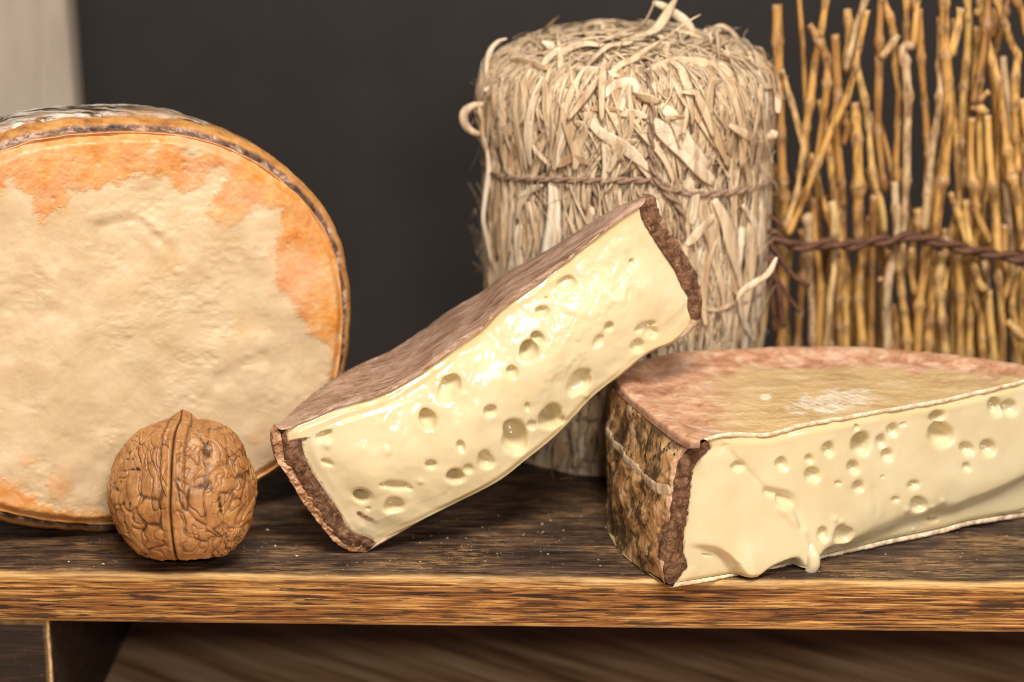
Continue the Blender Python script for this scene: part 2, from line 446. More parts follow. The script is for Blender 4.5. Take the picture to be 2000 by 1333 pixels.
# ---- raised wooden board with its leg
def box(x0, x1, y0, y1, z0, z1, bev, n=(2, 2, 2)):
    """box with bevelled edges as bmesh vertices/faces"""
    import bmesh
    bm = bmesh.new(); bmesh.ops.create_cube(bm, size=1)
    for v in bm.verts:
        v.co = Vector(((x0 + x1) / 2 + v.co.x * (x1 - x0), (y0 + y1) / 2 + v.co.y * (y1 - y0), (z0 + z1) / 2 + v.co.z * (z1 - z0)))
    bmesh.ops.bevel(bm, geom=bm.edges[:], offset=bev, segments=2, affect='EDGES', profile=.6)
    bm.verts.index_update()
    P = np.array([v.co[:] for v in bm.verts]); F = [tuple(v.index for v in f.verts) for f in bm.faces]; bm.free()
    return P, F
YAW = math.radians(-1.6)
def yaw(P, a=YAW):
    P = np.asarray(P, float).copy(); c, s = math.cos(a), math.sin(a)
    return np.stack([P[..., 0] * c - P[..., 1] * s, P[..., 0] * s + P[..., 1] * c, P[..., 2]], -1)
TH = 1.46
board = thing('serving_board', 'thick dark stained wooden board raised on a leg, carrying the cheeses and walnut', 'board', (0, 0, TABLE_Z))
# cross-section swept along x: top (back to front), worn arris, front, bottom
xs = np.linspace(-24, 24, 700)
prof = [(18, 0, 0, 0)] + [(t, 0, 0, 0) for t in np.linspace(17, .5, 40)] + [(.30, 0, 0, 0), (.16, -.005, .1, .1), (.07, -.02, .4, .55), (.02, -.06, .8, 1), (0, -.12, 1, .85), (0, -.20, 1, .3), (0, -.28, 1, 0)]
prof += [(0, -t, 1, 0) for t in np.linspace(.36, TH - .1, 22)] + [(.0, -TH + .05, 1, .7), (.04, -TH, 1, .6), (.3, -TH, .6, 0), (17.9, -TH, .5, 0), (18, -TH + .05, .5, 0), (18, 0, 0, 0)]
prof = np.array(prof)
G = np.zeros((len(prof), len(xs), 3)); G[..., 0] = xs[None]; G[..., 1] = prof[:, 0, None]; G[..., 2] = prof[:, 1, None]
wob = fbm(np.stack([G[..., 0] * .9, G[..., 1] * 2, G[..., 2] * 5], -1), 4, 3)
near = np.exp(-((prof[:, 0] / .5) ** 2))[:, None] * (prof[:, 1] > -.35)[:, None]
G[..., 1] -= .055 * wob * near
G[..., 2] += .035 * wob * near + (prof[:, 2] < .1)[:, None] * (.02 * fbm(np.stack([G[..., 0] * .6, G[..., 1] * 5, 0 * G[..., 0]], -1), 3, 9) - .012)
G[..., 1] += .012 * fbm(np.stack([G[..., 0] * .7, 0 * G[..., 0], G[..., 2] * 14], -1), 3, 5) * (prof[:, 2] > .9)[:, None]
ar = np.clip(prof[:, 3, None] + .35 * wob * (prof[:, 3, None] > .05), 0, 1)
base = np.array([0, 0, TABLE_Z])
build('plank', yaw(G), gridF(*G.shape[:2]), M['plank'], board, base, {'face': np.broadcast_to(prof[:, 2, None], G.shape[:2]), 'arris': ar})
P, F = box(-19.5, -12.85, .12, 16.8, TABLE_Z + .005, -TH - .012, .06)
# worn corner line on the right front edge
P0 = P; lab = (np.abs(P[:, 0] + 12.85) < .1) & (P[:, 1] < .3)
import bmesh
def leg_mesh():
    us = np.linspace(0, 1, 60)
    xl = [(-19.5, 16.8, 0), (-19.5, .12, 0)] + [(a, .12, 0) for a in np.linspace(-19, -13.05, 20)] + [(-12.95, .12, .25), (-12.90, .125, 1), (-12.865, .16, 1), (-12.86, .22, .3)] + [(-12.86, b, 0) for b in np.linspace(.4, 16.8, 30)]
    xl = np.array(xl); zz = np.linspace(TABLE_Z + .005, -TH - .015, 60)
    Gm = np.zeros((len(zz), len(xl), 3)); Gm[..., 0] = xl[None, :, 0]; Gm[..., 1] = xl[None, :, 1]; Gm[..., 2] = zz[:, None]
    a = np.broadcast_to(xl[None, :, 2], Gm.shape[:2]) * (1 + .5 * fbm(np.stack([0 * Gm[..., 0], 0 * Gm[..., 0], Gm[..., 2] * 3], -1), 3, 2))
    a = np.maximum(a, sstep(.12, .03, np.abs(Gm[..., 2] + TH + .06)) * (Gm[..., 1] < .3) * .45)
    Gm[..., 0] += .02 * fbm(Gm * np.array([1, 1, 2.5]), 3, 4)
    return Gm, np.clip(a, 0, 1)
Gm, a = leg_mesh()
build('leg', yaw(Gm), gridF(*Gm.shape[:2]), M['leg'], board, base, {'arris': a})

# ---- pale board standing at the back left
P, F = box(-24, -15.35, 21, 23, TABLE_Z, 40, .25)
P[:, 0] -= (P[:, 2] - 10) * .02
pb = build('pale_board', P, F, M['pale'], None, None, None, True)
tag(pb, 'pale grey weathered board standing upright at the back left', 'board')

# ================================================================== helpers for cut faces
def pit(px, py, holes, scale, nseed=0):
    """depth (cm) of the holes at pixels px, py; holes: x, y, rx, ry, rot, depth"""
    h = np.zeros_like(px)
    wx = fbm(np.stack([px * .035, py * .035, 0 * px], -1), 2, 31 + nseed); wy = fbm(np.stack([px * .035, py * .035, 0 * px + 9], -1), 2, 41 + nseed)
    for (hx, hy, rx, ry, rot, dep) in holes:
        rx, ry = rx * .93, ry * .93
        R = max(rx, ry) * 1.7
        sel = (np.abs(px - hx) < R) & (np.abs(py - hy) < R)
        if not sel.any(): continue
        w = .30 * min(rx, ry)
        dx = px[sel] - hx + w * wx[sel]; dy = py[sel] - hy + w * wy[sel]
        c, s = math.cos(math.radians(rot)), math.sin(math.radians(rot))
        u = (dx * c + dy * s) / rx; v = (-dx * s + dy * c) / ry
        rho = np.sqrt(u * u + v * v)
        ed_ = 1 - .10 * (dep < .6)
        d = np.clip(1 - np.clip(rho, 0, 1) ** 3.2, 0, 1) ** .75
        R_ = math.sqrt(rx * ry); dn = (.62 * dy + .28 * dx) / R_          # deep under the upper lip, sloping out at the foot
        h[sel] = np.maximum(h[sel], d * np.clip(.86 - .42 * dn, .2, 1.3) * 2.7 * dep * min(rx, ry) / scale)
    return h
def blur(a, k=1, n=1):
    for _ in range(n):
        for ax in (0, 1):
            p = np.pad(a, [(k, k) if i == ax else (0, 0) for i in (0, 1)], mode='edge'); c = np.cumsum(p, axis=ax)
            c = np.concatenate([np.zeros_like(np.take(c, [0], ax)), c], ax); w = 2 * k + 1
            a = (np.take(c, range(w, c.shape[ax]), ax) - np.take(c, range(0, c.shape[ax] - w), ax)) / w
    return a
def polyline_dist(px, py, pts):
    d = np.full(px.shape, 1e9); pts = np.asarray(pts, float)
    for a, b in zip(pts[:-1], pts[1:]):
        ab = b - a; t = np.clip(((px - a[0]) * ab[0] + (py - a[1]) * ab[1]) / (ab @ ab), 0, 1)
        d = np.minimum(d, np.hypot(px - a[0] - t * ab[0], py - a[1] - t * ab[1]))
    return d
def inside(px, py, poly):
    r = np.zeros(px.shape, bool); n = len(poly)
    for k in range(n):
        (x1, y1), (x2, y2) = poly[k], poly[(k + 1) % n]
        c = ((y1 > py) != (y2 > py)) & (px < (x2 - x1) * (py - y1) / ((y2 - y1) or 1e-9) + x1); r ^= c
    return r

# ================================================================== tilted piece of cheese
ty = math.radians(16)
n1 = np.array([math.sin(ty), -math.cos(ty), 0]); P1 = at_z(np.array([705., 1077.]), .06)
def f1(p): return on_plane(p, P1, n1)
NB = np.array([0, 1.0, 0])
T_out = curve([(541, 836), (557, 833), (600, 815), (664, 786), (746, 761), (807, 728), (851, 696), (894, 665), (938, 634), (987, 586), (1048, 545), (1092, 512), (1157, 460), (1212, 419), (1248, 394), (1262, 385)], 660)
T_in = curve([(557, 839), (664, 796), (746, 771), (807, 739), (851, 708), (894, 677), (938, 646), (987, 599), (1048, 557), (1092, 523), (1157, 470), (1212, 429), (1249, 405)], 660)
B_out = curve([(713, 1079), (763, 1051), (829, 1013), (883, 985), (966, 942), (1020, 901), (1075, 859), (1119, 818), (1157, 775), (1212, 733), (1267, 690), (1313, 671), (1347, 648), (1369, 624)], 660)
B_in = curve([(735, 1060), (780, 1031), (829, 1004), (883, 975), (966, 930), (1018, 890), (1070, 848), (1111, 806), (1150, 765), (1204, 722), (1257, 682), (1309, 661), (1338, 641), (1350, 622)], 660)
L_in = curve([(557, 839), (562, 862), (588, 860), (593, 886), (608, 921), (630, 953), (651, 983), (665, 1002), (673, 1024), (689, 1040), (719, 1050), (735, 1060)], 240, False)
L_mid = curve([(549, 848), (553, 870), (556, 899), (578, 926), (600, 964), (619, 994), (635, 1021), (657, 1048), (673, 1062), (700, 1066), (720, 1068)], 240, False)
L_out = curve([(541, 836), (533, 850), (532, 867), (540, 902), (551, 914), (565, 937), (589, 978), (613, 1010), (640, 1045), (662, 1067), (686, 1078), (713, 1079)], 240, False)
R_in = curve([(1249, 405), (1252, 426), (1263, 446), (1281, 475), (1300, 504), (1315, 525), (1331, 559), (1343, 580), (1342, 601), (1350, 622)], 240, False)
R_out = curve([(1262, 385), (1280, 386), (1285, 409), (1298, 441), (1323, 472), (1344, 509), (1360, 535), (1368, 570), (1371, 593), (1369, 624)], 240, False)
tilt = thing('cheese_piece', 'tilted piece of soft cheese with a glossy holed cut face, leaning on the half wheel', 'cheese', P1)
b1 = P1
def z3(l): return [(500 + a / 1.8256, 370 + b / 1.8256, c / 1.8256, d / 1.8256, e, f) for a, b, c, d, e, f in l]
holes1 = z3([(1100, 335, 40, 27, -30, .45), (1012, 427, 27, 22, -20, .7), (956, 560, 40, 29, -55, 1.7), (985, 515, 24, 20, -40, 1.3), (898, 632, 23, 23, 0, .8), (681, 700, 60, 33, -62, .7),
             (603, 802, 38, 32, 70, .95), (813, 767, 26, 22, -30, .9), (905, 860, 70, 46, 68, 1.0), (1030, 795, 50, 42, -60, 1.15), (1066, 803, 24, 17, 20, 1.2), (1133, 672, 66, 36, -55, .6), (1145, 660, 50, 16, -55, 1.2),
             (1333, 258, 16, 10, -70, 1.3), (1238, 473, 18, 16, -40, 1.1), (1195, 522, 30, 20, -50, .35), (1372, 480, 46, 17, -20, .8), (1395, 500, 34, 24, 10, .45), (1348, 548, 27, 25, 0, .55), (1402, 518, 13, 9, 0, 1.0),
             (240, 873, 36, 19, -35, .8), (250, 968, 23, 13, 20, .9), (370, 1086, 30, 26, 20, 1.5), (440, 1038, 14, 8, 20, 1.2), (492, 1040, 58, 17, 8, .9), (535, 1052, 14, 7, -10, 1.2), (482, 1113, 36, 30, 0, .8),
             (697, 1002, 34, 24, 8, 1.6), (803, 942, 42, 30, 62, .7), (738, 972, 22, 18, 50, .4), (712, 890, 24, 15, 70, .8), (608, 957, 20, 17, -20, 1.0), (945, 752, 19, 9, 80, .9), (965, 822, 24, 18, 50, .35), (1030, 385, 7, 6, 0, 1.2),
             (1310, 360, 30, 7, -72, .4), (395, 1130, 9, 7, 0, .8)])
G2 = coons(T_in, R_in, B_in, L_in)                       # pixels [v][s]
px, py = G2[..., 0], G2[..., 1]
s = np.linspace(0, 1, 660)[None]; v = np.linspace(0, 1, 240)[:, None]
A3 = f1(G2)
edge = np.minimum(sstep(0, .05, v), sstep(1, .95, v)) * sstep(0, .03, s) * sstep(1, .97, s)
mid = .5 + .5 * sstep(0, .35, s) * sstep(1.05, .7, s)
h = (.62 * sstep(.0, .55, v) ** .9 - .22 * sstep(.55, 1.0, v)) * mid * sstep(0, .12, s) * sstep(1.0, .9, s)
sc = np.stack([px * .0065, py * .0065, 0 * px], -1)
h = h + .10 * fbm(sc, 3, 11) * edge
# smeared, torn relief of the wet surface: streaks that run down across the cut
ang = math.radians(-62); u_ = px * math.cos(ang) + py * math.sin(ang); w_ = -px * math.sin(ang) + py * math.cos(ang)
str_ = fbm(np.stack([u_ * .012, w_ * .06, 0 * px], -1), 3, 5)
zone = sstep(1010, 1090, px) * sstep(1290, 1180, px) * sstep(.05, .15, v) * sstep(.75, .5, v)
zone2 = np.exp(-((px - 745) / 110) ** 2 - ((py - 840) / 45) ** 2) + .8 * np.exp(-((px - 930) / 60) ** 2 - ((py - 740) / 70) ** 2)
h = h + edge * (.005 + .030 * zone + .022 * zone2) * str_
h = h + edge * .05 * fbm(np.stack([u_ * .009, w_ * .016, 0 * px + 3], -1), 3, 15) * sstep(.02, .25, v) * sstep(.95, .6, v)
h = h + edge * .035 * zone * fbm(np.stack([px * .05, py * .05, 0 * px], -1), 3, 8)
h = h + .030 * edge * fbm(np.stack([px * .026, py * .026, 0 * px], -1), 3, 77)
dp = pit(px, py, holes1, 71.0)
h = h - (.6 * blur(dp, 1, 1) + .4 * blur(dp, 4, 2)) * (.25 + .75 * edge)
for bx, by, br in ((1105, 415, 14), (1160, 718, 9), (1255, 377, 10), (1325, 290, 12), (570, 1020, 8), (250, 905, 12), (455, 915, 14), (370, 915, 20)):
    X, Y = 500 + bx / 1.8256, 370 + by / 1.8256
    h = h + .045 * np.exp(-((px - X) ** 2 + (py - Y) ** 2) / (br / 1.5) ** 2)
stain = sstep(6, 2.5, polyline_dist(px, py, zc([(365, 1150), (385, 1165), (420, 1178), (462, 1192)], 500, 370, 1.8256)) + 2 * fbm(np.stack([px * .2, py * .2, 0 * px], -1), 2, 3)) * sstep(745, 715, px)
stain = np.maximum(stain, sstep(7, 2, polyline_dist(px, py, zc([(350, 430), (300, 455), (255, 470)], 500, 740, 3.703))) * .8)
stain = np.maximum(stain, sstep(6, 2, polyline_dist(px, py, L_in[::8]) + 3 * fbm(np.stack([px * .1, py * .1, 0 * px], -1), 2, 6)) * .6)
build('paste', A3 + n1 * (h + .03 * edge)[..., None], gridF(240, 660), M['paste'], tilt, b1, {'stain': np.clip(stain, 0, 1), 'near': .8 * np.clip(np.maximum(sstep(.16, .0, v), sstep(.90, 1., v)) + .4 * fbm(np.stack([px * .012, py * .012, 0 * px], -1), 3, 45), 0, 1)})

D_s = curve([(0, .25), (.03, 1.4), (.1, 2.6), (.22, 3.5), (.36, 4.1), (.5, 3.7), (.64, 2.8), (.78, 2.1), (.92, 1.0), (1, .15)], 500)
def D1(s): return np.interp(s, D_s[:, 0], D_s[:, 1])
J = Join()
ss = np.linspace(0, 1, 660)
To, Ti, Bo, Bi = f1(T_out), f1(T_in), f1(B_out), f1(B_in)
def skin(a, lip0):
    return a
# front lip of the rind, ragged, then the top going back
lipn = fbm(np.stack([T_out[:, 0] * .06, T_out[:, 1] * .06, 0 * ss], -1), 4, 4)
rows = []; lip = []
for k, t in enumerate(np.linspace(0, 1, 7)):
    P = Ti + (To - Ti) * t + n1 * ((.02 + .07 * math.sin(math.pi * (.15 + .8 * t))) + .035 * lipn * math.sin(math.pi * t))[:, None]
    rows.append(P); lip.append(np.clip(1.15 - t * 1.5 + .9 * lipn, 0, 1))
tt = np.linspace(0, 1, 90)[1:]
for t in tt:
    P = To + NB * (D1(ss) * t)[:, None]
    dome = .10 * np.sin(np.pi * np.clip(t, 0, 1)) * np.sin(np.pi * ss) - .35 * sstep(.82, 1, np.full(660, t)) ** 2
    P = P + np.array([-.5, 0, .86]) * (dome + .05 * fbm(P * 1.1, 4, 21) * sstep(0, .1, t))[:, None]
    rows.append(P); lip.append(np.zeros(660))
top_last = rows[-1]
J.add(np.array(rows), lip=np.array(lip), flip=True)
# wall round the back and the left end, bulging a little outwards
Cw = coons(curve(top_last, 200), f1(curve(R_out, 60)), f1(curve(B_out, 200)), f1(curve(L_out, 60)))
vv = np.linspace(0, 1, 60)[:, None]; s2 = np.linspace(0, 1, 200)[None]
rows = []
for k in range(60):
    w = sstep(0, 1, k / 59.)
    base_row = f1(curve(B_out, 200)) * (k / 59.) + f1(curve(T_out, 200)) * (1 - k / 59.)
    side = f1(curve(L_out, 60))[k] - (f1(L_out[:1])[0] * (1 - k / 59.) + f1(L_out[-1:])[0] * (k / 59.))
    sideR = f1(curve(R_out, 60))[k] - (f1(R_out[:1])[0] * (1 - k / 59.) + f1(R_out[-1:])[0] * (k / 59.))
    s1 = np.linspace(0, 1, 200)
    row = base_row + side * ((1 - s1) ** 3)[:, None] + sideR * (s1 ** 3)[:, None] + NB * (D1(s1) + .25 * math.sin(math.pi * k / 59.) * np.sin(np.pi * s1))[:, None]
    row[:, 2] -= (.35 * (1 - abs(2 * k / 59. - 1)) * 0 + .06 * D1(s1) * (k / 59.))
    if k == 0: row = curve(top_last, 200)
    rows.append(row)
W = np.array(rows); W = W + normals(W) * (.04 * fbm(W * 1.5, 4, 6))[..., None]
W[0] = curve(top_last, 200)
J.add(W, flip=True, lip=0.0)
# underside
Bs = f1(B_out); rows = [Bi + n1 * .02, (Bi + Bs) / 2 + n1 * (.06 + .03 * lipn)[:, None], Bs + n1 * .02]
lp = [np.ones(660)] * 3
for t in np.linspace(0, 1, 30)[1:]:
    P = Bs + NB * (D1(ss) * t)[:, None]; P[:, 2] -= .06 * D1(ss) * t; rows.append(P); lp.append(np.full(660, max(0, 1 - t * 4)))
J.add(np.array(rows), lip=np.array(lp))
J.make('rind', M['rind'], tilt, b1)
def strap(a, b, bulge, seed, name, mat, par, pb_, f, n, extra=None, back=.4, nv=16, rough=1.0):
    """a cut bark end between two outline curves, standing a little proud, with its own depth going back"""
    m_ = len(a); rows, fl = [], []
    rows.append(f(a) - n * back); fl.append(np.zeros(m_))
    for t in np.linspace(0, 1, nv):
        c = f(a * (1 - t) + b * t)
        r_ = fbm(c * 4.5, 4, seed)
        rag = fbm(c * 9.0, 3, seed + 5)
        c = c + n * (bulge * math.sin(math.pi * (.12 + .76 * t)) + rough * (.05 * r_ + .03 * rag))[:, None]
        if t in (0, 1):
            d = f(b) - f(a); d /= np.linalg.norm(d, axis=1, keepdims=True) + 1e-9
            c = c + d * (.045 * rough * rag)[:, None]
        rows.append(c); fl.append(np.clip(extra(t) + .8 * r_, 0, 1) if extra else np.zeros(m_))
    rows.append(f(b) - n * back); fl.append(np.zeros(m_))
    return build(name, np.array(rows), gridF(len(rows), m_, flip=True), mat, par, pb_, {'flake': np.array(fl)})
strap(L_mid, L_in, .05, 51, 'bark_strap', M['cut'], tilt, b1, f1, n1)
strap(L_out, L_mid, .0, 52, 'outer_bark', M['flaky'], tilt, b1, f1, n1, rough=1.9)
strap(R_in, R_out, .10, 53, 'bark_strap', M['cut'], tilt, b1, f1, n1, lambda t: -.9 + 1.1 * t)

# ================================================================== half wheel at the right
A0 = at_z(np.array([1316., 1147.]), .03); B0 = at_z(np.array([2000., 1009.]), .03)
L2 = (B0 - A0) / np.linalg.norm(B0 - A0); n2 = np.array([L2[1], -L2[0], 0])
def f2(p): return on_plane(p, A0, n2)
half = thing('half_cheese', 'half wheel of runny cheese lying flat with bark side and dripping holed paste', 'cheese', A0)
NU, NV = 580, 240
T2 = curve([(1379, 860), (1422, 853), (1498, 852), (1575, 832), (1660, 818), (1745, 803), (1830, 788), (1915, 769), (2000, 748), (2085, 728)], NU)
T2o = curve([(1372, 856), (1422, 844), (1498, 844), (1575, 824), (1660, 810), (1745, 795), (1830, 780), (1915, 761), (2000, 741), (2085, 722)], NU)
B2 = curve([(1318, 1138), (1371, 1130), (1447, 1117), (1511, 1105), (1617, 1082), (1724, 1056), (1830, 1034), (1894, 1017), (2000, 1001), (2085, 988)], NU)
B2o = curve([(1310, 1148), (1371, 1138), (1447, 1125), (1511, 1113), (1617, 1091), (1724, 1065), (1830, 1043), (1894, 1026), (2000, 1010), (2085, 997)], NU)
LI2 = curve([(1379, 860), (1387, 874), (1364, 897), (1349, 924), (1347, 962), (1341, 1004), (1334, 1043), (1334, 1081), (1341, 1106), (1318, 1138)], NV, False)
LM2 = curve([(1357, 868), (1340, 882), (1326, 900), (1318, 935), (1314, 977), (1309, 1023), (1301, 1073), (1297, 1110), (1303, 1140)], NV, False)
RI2 = curve([(2085, 728), (2085, 986)], NV)
G2 = coons(T2, RI2, B2, LI2); px, py = G2[..., 0], G2[..., 1]
s = np.linspace(0, 1, NU)[None]; v = np.linspace(0, 1, NV)[:, None]
def z6(l): return [(1150 + a / 2.353, 650 + b / 2.353, c / 2.353, d / 2.353, e, f) for a, b, c, d, e, f in l]
holes2 = z6([(1238, 512, 60, 42, 85, 1.35), (1222, 430, 16, 11, 90, 1.1), (1337, 499, 38, 24, 80, .9), (1393, 449, 34, 26, 60, .8), (1366, 560, 31, 27, 80, .9), (1088, 533, 42, 31, 80, .85), (995, 577, 25, 21, 60, .7), (873, 598, 34, 28, 70, .6),
             (1013, 645, 36, 33, 0, .7), (1200, 611, 31, 29, 60, .8), (1223, 697, 28, 25, 80, 1.0), (1125, 683, 20, 12, 10, .6), (1594, 381, 35, 30, -40, 1.3), (1606, 462, 58, 55, 0, .9), (1720, 522, 34, 32, 40, .6), (1818, 521, 40, 29, 80, .95),
             (1713, 607, 25, 18, 75, .7), (1858, 337, 48, 33, 85, 1.0), (1925, 342, 44, 38, 80, .7), (1470, 692, 29, 19, -15, .9), (1383, 753, 19, 14, 0, .8), (1490, 780, 42, 38, 80, .75), (1037, 905, 40, 25, 80, .7), (1135, 912, 50, 48, 0, .55),
             (880, 768, 44, 32, 30, .45), (676, 612, 32, 26, 0, .45), (1580, 857, 26, 10, 8, 2.2), (1335, 655, 12, 8, 0, .5), (1440, 420, 22, 12, -20, .3), (1995, 815, 14, 8, 0, 1.0), (540, 1022, 30, 6, 5, .9)])
flow = curve(zc([(380, 975), (460, 978), (520, 980), (590, 998), (640, 1045), (668, 1090), (695, 1108), (735, 1104), (790, 1066), (850, 1036), (905, 1020), (925, 1045), (945, 1078), (975, 1078), (1005, 1036), (1050, 990), (1110, 972), (1190, 958),
                 (1290, 920), (1400, 868), (1500, 832), (1570, 812), (1660, 800), (1750, 765), (1850, 722), (1950, 672), (2010, 640), (2210, 560)], 1150, 650, 2.353), 400)
order = np.argsort(flow[:, 0]); fy = np.interp(px, flow[order, 0], flow[order, 1])
d = fy - py                                             # > 0 above the flow's lip
ht = np.maximum(fy - np.interp(px, T2[:, 0], T2[:, 1]), 20)
q = np.clip(1 - d / ht, 0, 1)
soft = np.interp(px, [1400, 1560, 1640, 1700, 1850, 2000], [5, 5, 18, 26, 18, 13])
amp = np.interp(px, [1340, 1390, 1450, 1560, 1640, 1720, 1850, 2000], [.08, .22, .55, .62, .48, .32, .32, .40])
prof_ = (.18 + .82 * q ** 1.4)
h = amp * prof_ * sstep(-soft, soft * .9, d) * (1 - .25 * np.exp(-(np.maximum(d, 0) / (soft * 1.2)) ** 2))
edge = np.minimum(sstep(0, .04, v), sstep(1, .97, v)) * sstep(0, .03, s)
h = h * sstep(0, .05, v) * sstep(0, .06, s)
h = h + .07 * edge * fbm(np.stack([px * .008, py * .008, 0 * px], -1), 3, 61) + .012 * edge * fbm(np.stack([px * .03, py * .03, 0 * px], -1), 3, 62)
def groove(pts, w, dep): return dep * np.exp(-(polyline_dist(px, py, curve(zc(pts, 1150, 650, 2.353), 24)) / w) ** 2)
h = h - edge * (groove([(620, 520), (680, 590), (740, 650), (800, 715), (860, 735)], 5, .07) + groove([(800, 722), (850, 728), (900, 740), (925, 790), (940, 870)], 6, .10) + groove([(1290, 700), (1300, 760), (1290, 820)], 3, .02))
h = h + edge * (groove([(860, 790), (900, 830), (935, 880), (950, 960), (965, 1040)], 9, .08) + groove([(700, 1000), (710, 1080)], 20, .06))
h = blur(h, 2, 3)
dp = pit(px, py, holes2, 70.0, 5)
h = h - (.6 * blur(dp, 1, 1) + .4 * blur(dp, 4, 2)) * (.2 + .8 * edge)
for bx, by, br in ((990, 575, 9), (1100, 840, 10), (1130, 850, 8), (1600, 760, 10), (1555, 790, 9), (1435, 800, 10), (1490, 905, 5), (880, 790, 10)):
    X, Y = 1150 + bx / 2.353, 650 + by / 2.353
    h = h + .035 * np.exp(-((px - X) ** 2 + (py - Y) ** 2) / (br / 1.6) ** 2)
stain = sstep(5, 1.5, polyline_dist(px, py, LI2[::6]) + 3 * fbm(np.stack([px * .12, py * .12, 0 * px], -1), 2, 6)) * .55
paste2 = build('paste', f2(G2) + n2 * (h + .02 * edge)[..., None], gridF(NV, NU), M['paste'], half, A0, {'stain': stain, 'near': .8 * np.clip(np.maximum(sstep(.12, .0, v), sstep(.90, 1., v)) + .4 * fbm(np.stack([px * .012, py * .012, 0 * px], -1), 3, 45), 0, 1)})
# the drip hanging over the lower rind
dp = zc([(975, 930), (975, 965), (976, 1000), (973, 1035), (963, 1070), (946, 1102)], 1150, 650, 2.353)
pth = curve(f2(dp) + n2 * np.array([.26, .46, .60, .62, .54, .42])[:, None], 40)
rr = np.interp(np.linspace(0, 1, 40), [0, .15, .4, .6, .75, .88, .97, 1], [.05, .13, .19, .19, .17, .11, .045, .012])
P, F = tube(pth, rr, 20)
build('drip', P, F, M['paste'], paste2, A0, {'stain': np.zeros(len(P)), 'near': np.zeros(len(P))})

# plan outline of the rim on top and on the board, from the near cut corner round the back
ZT = 4.2
Kt = curve(np.vstack([at_z(np.array([(1366, 868), (1338, 866), (1290, 833), (1236, 788), (1206, 760), (1195, 742), (1204, 726), (1238, 707), (1300, 692), (1400, 683), (1500, 678), (1600, 676), (1700, 680), (1800, 687), (1900, 698), (2000, 714)], float), ZT), f2(np.array([[2085., 724.]]))]), NU)
kb0 = at_z(np.array([(1304, 1146), (1275, 1127), (1240, 1103), (1207, 1072), (1186, 1030)], float), .03)
kk = Kt[np.linspace(0, NU - 1, 40).astype(int)]
kk = kk[kk[:, 1] > kb0[-1][1] + 1.0]; kk = kk * np.array([1, 1, 0]) + np.array([0, 0, .03])
Kb = curve(np.vstack([kb0, kk]), NU)
To2 = f2(T2o); Ti2 = f2(T2)
lipn = fbm(np.stack([T2o[:, 0] * .05, T2o[:, 1] * .05, 0 * T2o[:, 0]], -1), 4, 14)
rows, lip, pk, wh, dk = [], [], [], [], []
for t in np.linspace(0, 1, 7):
    P = Ti2 + (To2 - Ti2) * t + n2 * ((.02 + .04 * math.sin(math.pi * (.2 + .7 * t))) + .05 * lipn)[:, None]
    rows.append(P); lip.append(np.ones(NU)); pk.append(np.zeros(NU)); wh.append(np.zeros(NU)); dk.append(np.zeros(NU))
nt = 200
for t in np.linspace(0, 1, nt)[1:]:
    P = To2 * (1 - t) + Kt * t
    dist = np.linalg.norm(P - Kt, axis=1)                # to the rim
    dcut = np.linalg.norm(P - To2, axis=1)
    sag = .12 * sstep(0, 2.5, dist) * sstep(0, 1.2, dcut)
    ns = fbm(P * 1.0, 4, 23)
    P = P.copy(); P[:, 2] += -.10 * sstep(0, 1.5, dist) + .10 * np.exp(-((dist - .6) / .5) ** 2) * sstep(0, .6, dcut) - .13 * sstep(.22, 0, dist) ** 1.5 + (.05 * ns + .025 * fbm(P * 4, 3, 24)) * sstep(0, .25, dcut) * sstep(0, .3, dist)
    rows.append(P)
    pp = proj(P)
    nz = fbm(P * 1.6, 4, 25)
    pk.append(np.clip(sstep(2.6, 1.5, dist + 1.5 * nz) + .9 * sstep(1480, 1330, pp[:, 0] + 90 * nz) , 0, 1) * (.75 + .25 * vnoise(P * 9, 3)))
    weave = .5 + .5 * np.sin(pp[:, 0] * .62 + 2 * nz) * np.sin(pp[:, 1] * .95 + .25 * pp[:, 0])
    w_ = np.exp(-((pp[:, 0] - 1625) / 105) ** 2 - ((pp[:, 1] - 783 + .14 * (pp[:, 0] - 1625)) / 26) ** 2)
    w_ = sstep(.35, .8, w_ + .5 * fbm(P * 3.5, 4, 28)) * np.clip(.15 + .6 * weave + .7 * fbm(P * 9, 3, 29), 0, 1)
    w2 = sstep(.5, .75, np.exp(-((pp[:, 0] - 1495) / 16) ** 2 - ((pp[:, 1] - 776) / 9) ** 2)) * .7
    wh.append(np.clip(w_ + w2, 0, 1) * sstep(.05, .2, dcut))
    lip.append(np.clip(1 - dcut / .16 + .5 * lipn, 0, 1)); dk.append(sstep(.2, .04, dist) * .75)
J = Join()
J.add(np.array(rows), flip=True, lip=np.array(lip), pink=np.array(pk), white=np.array(wh), dark=np.array(dk))
# underside rind seen as a pale line below the paste
Bi2, Bo2 = f2(B2), f2(B2o)
ln = fbm(np.stack([B2[:, 0] * .07, B2[:, 1] * .07, 0 * B2[:, 0]], -1), 4, 15)
rows = [Bi2 + n2 * .02, Bi2 * .6 + Bo2 * .4 + n2 * (.05 + .06 * ln)[:, None], Bi2 * .2 + Bo2 * .8 + n2 * (.05 + .07 * ln)[:, None], Bo2 + n2 * (.03 + .04 * ln)[:, None], Bo2 * .5 + Kb * .5, Kb]
z0 = np.zeros((len(rows), NU))
l_ = np.ones((len(rows), NU)); l_[4:] = 0
for r_ in rows: r_[:, 2] = np.maximum(r_[:, 2], .012)
J.add(np.array(rows), lip=l_, pink=z0, white=z0, dark=z0)
J.make('rind', M['top'], half, A0)
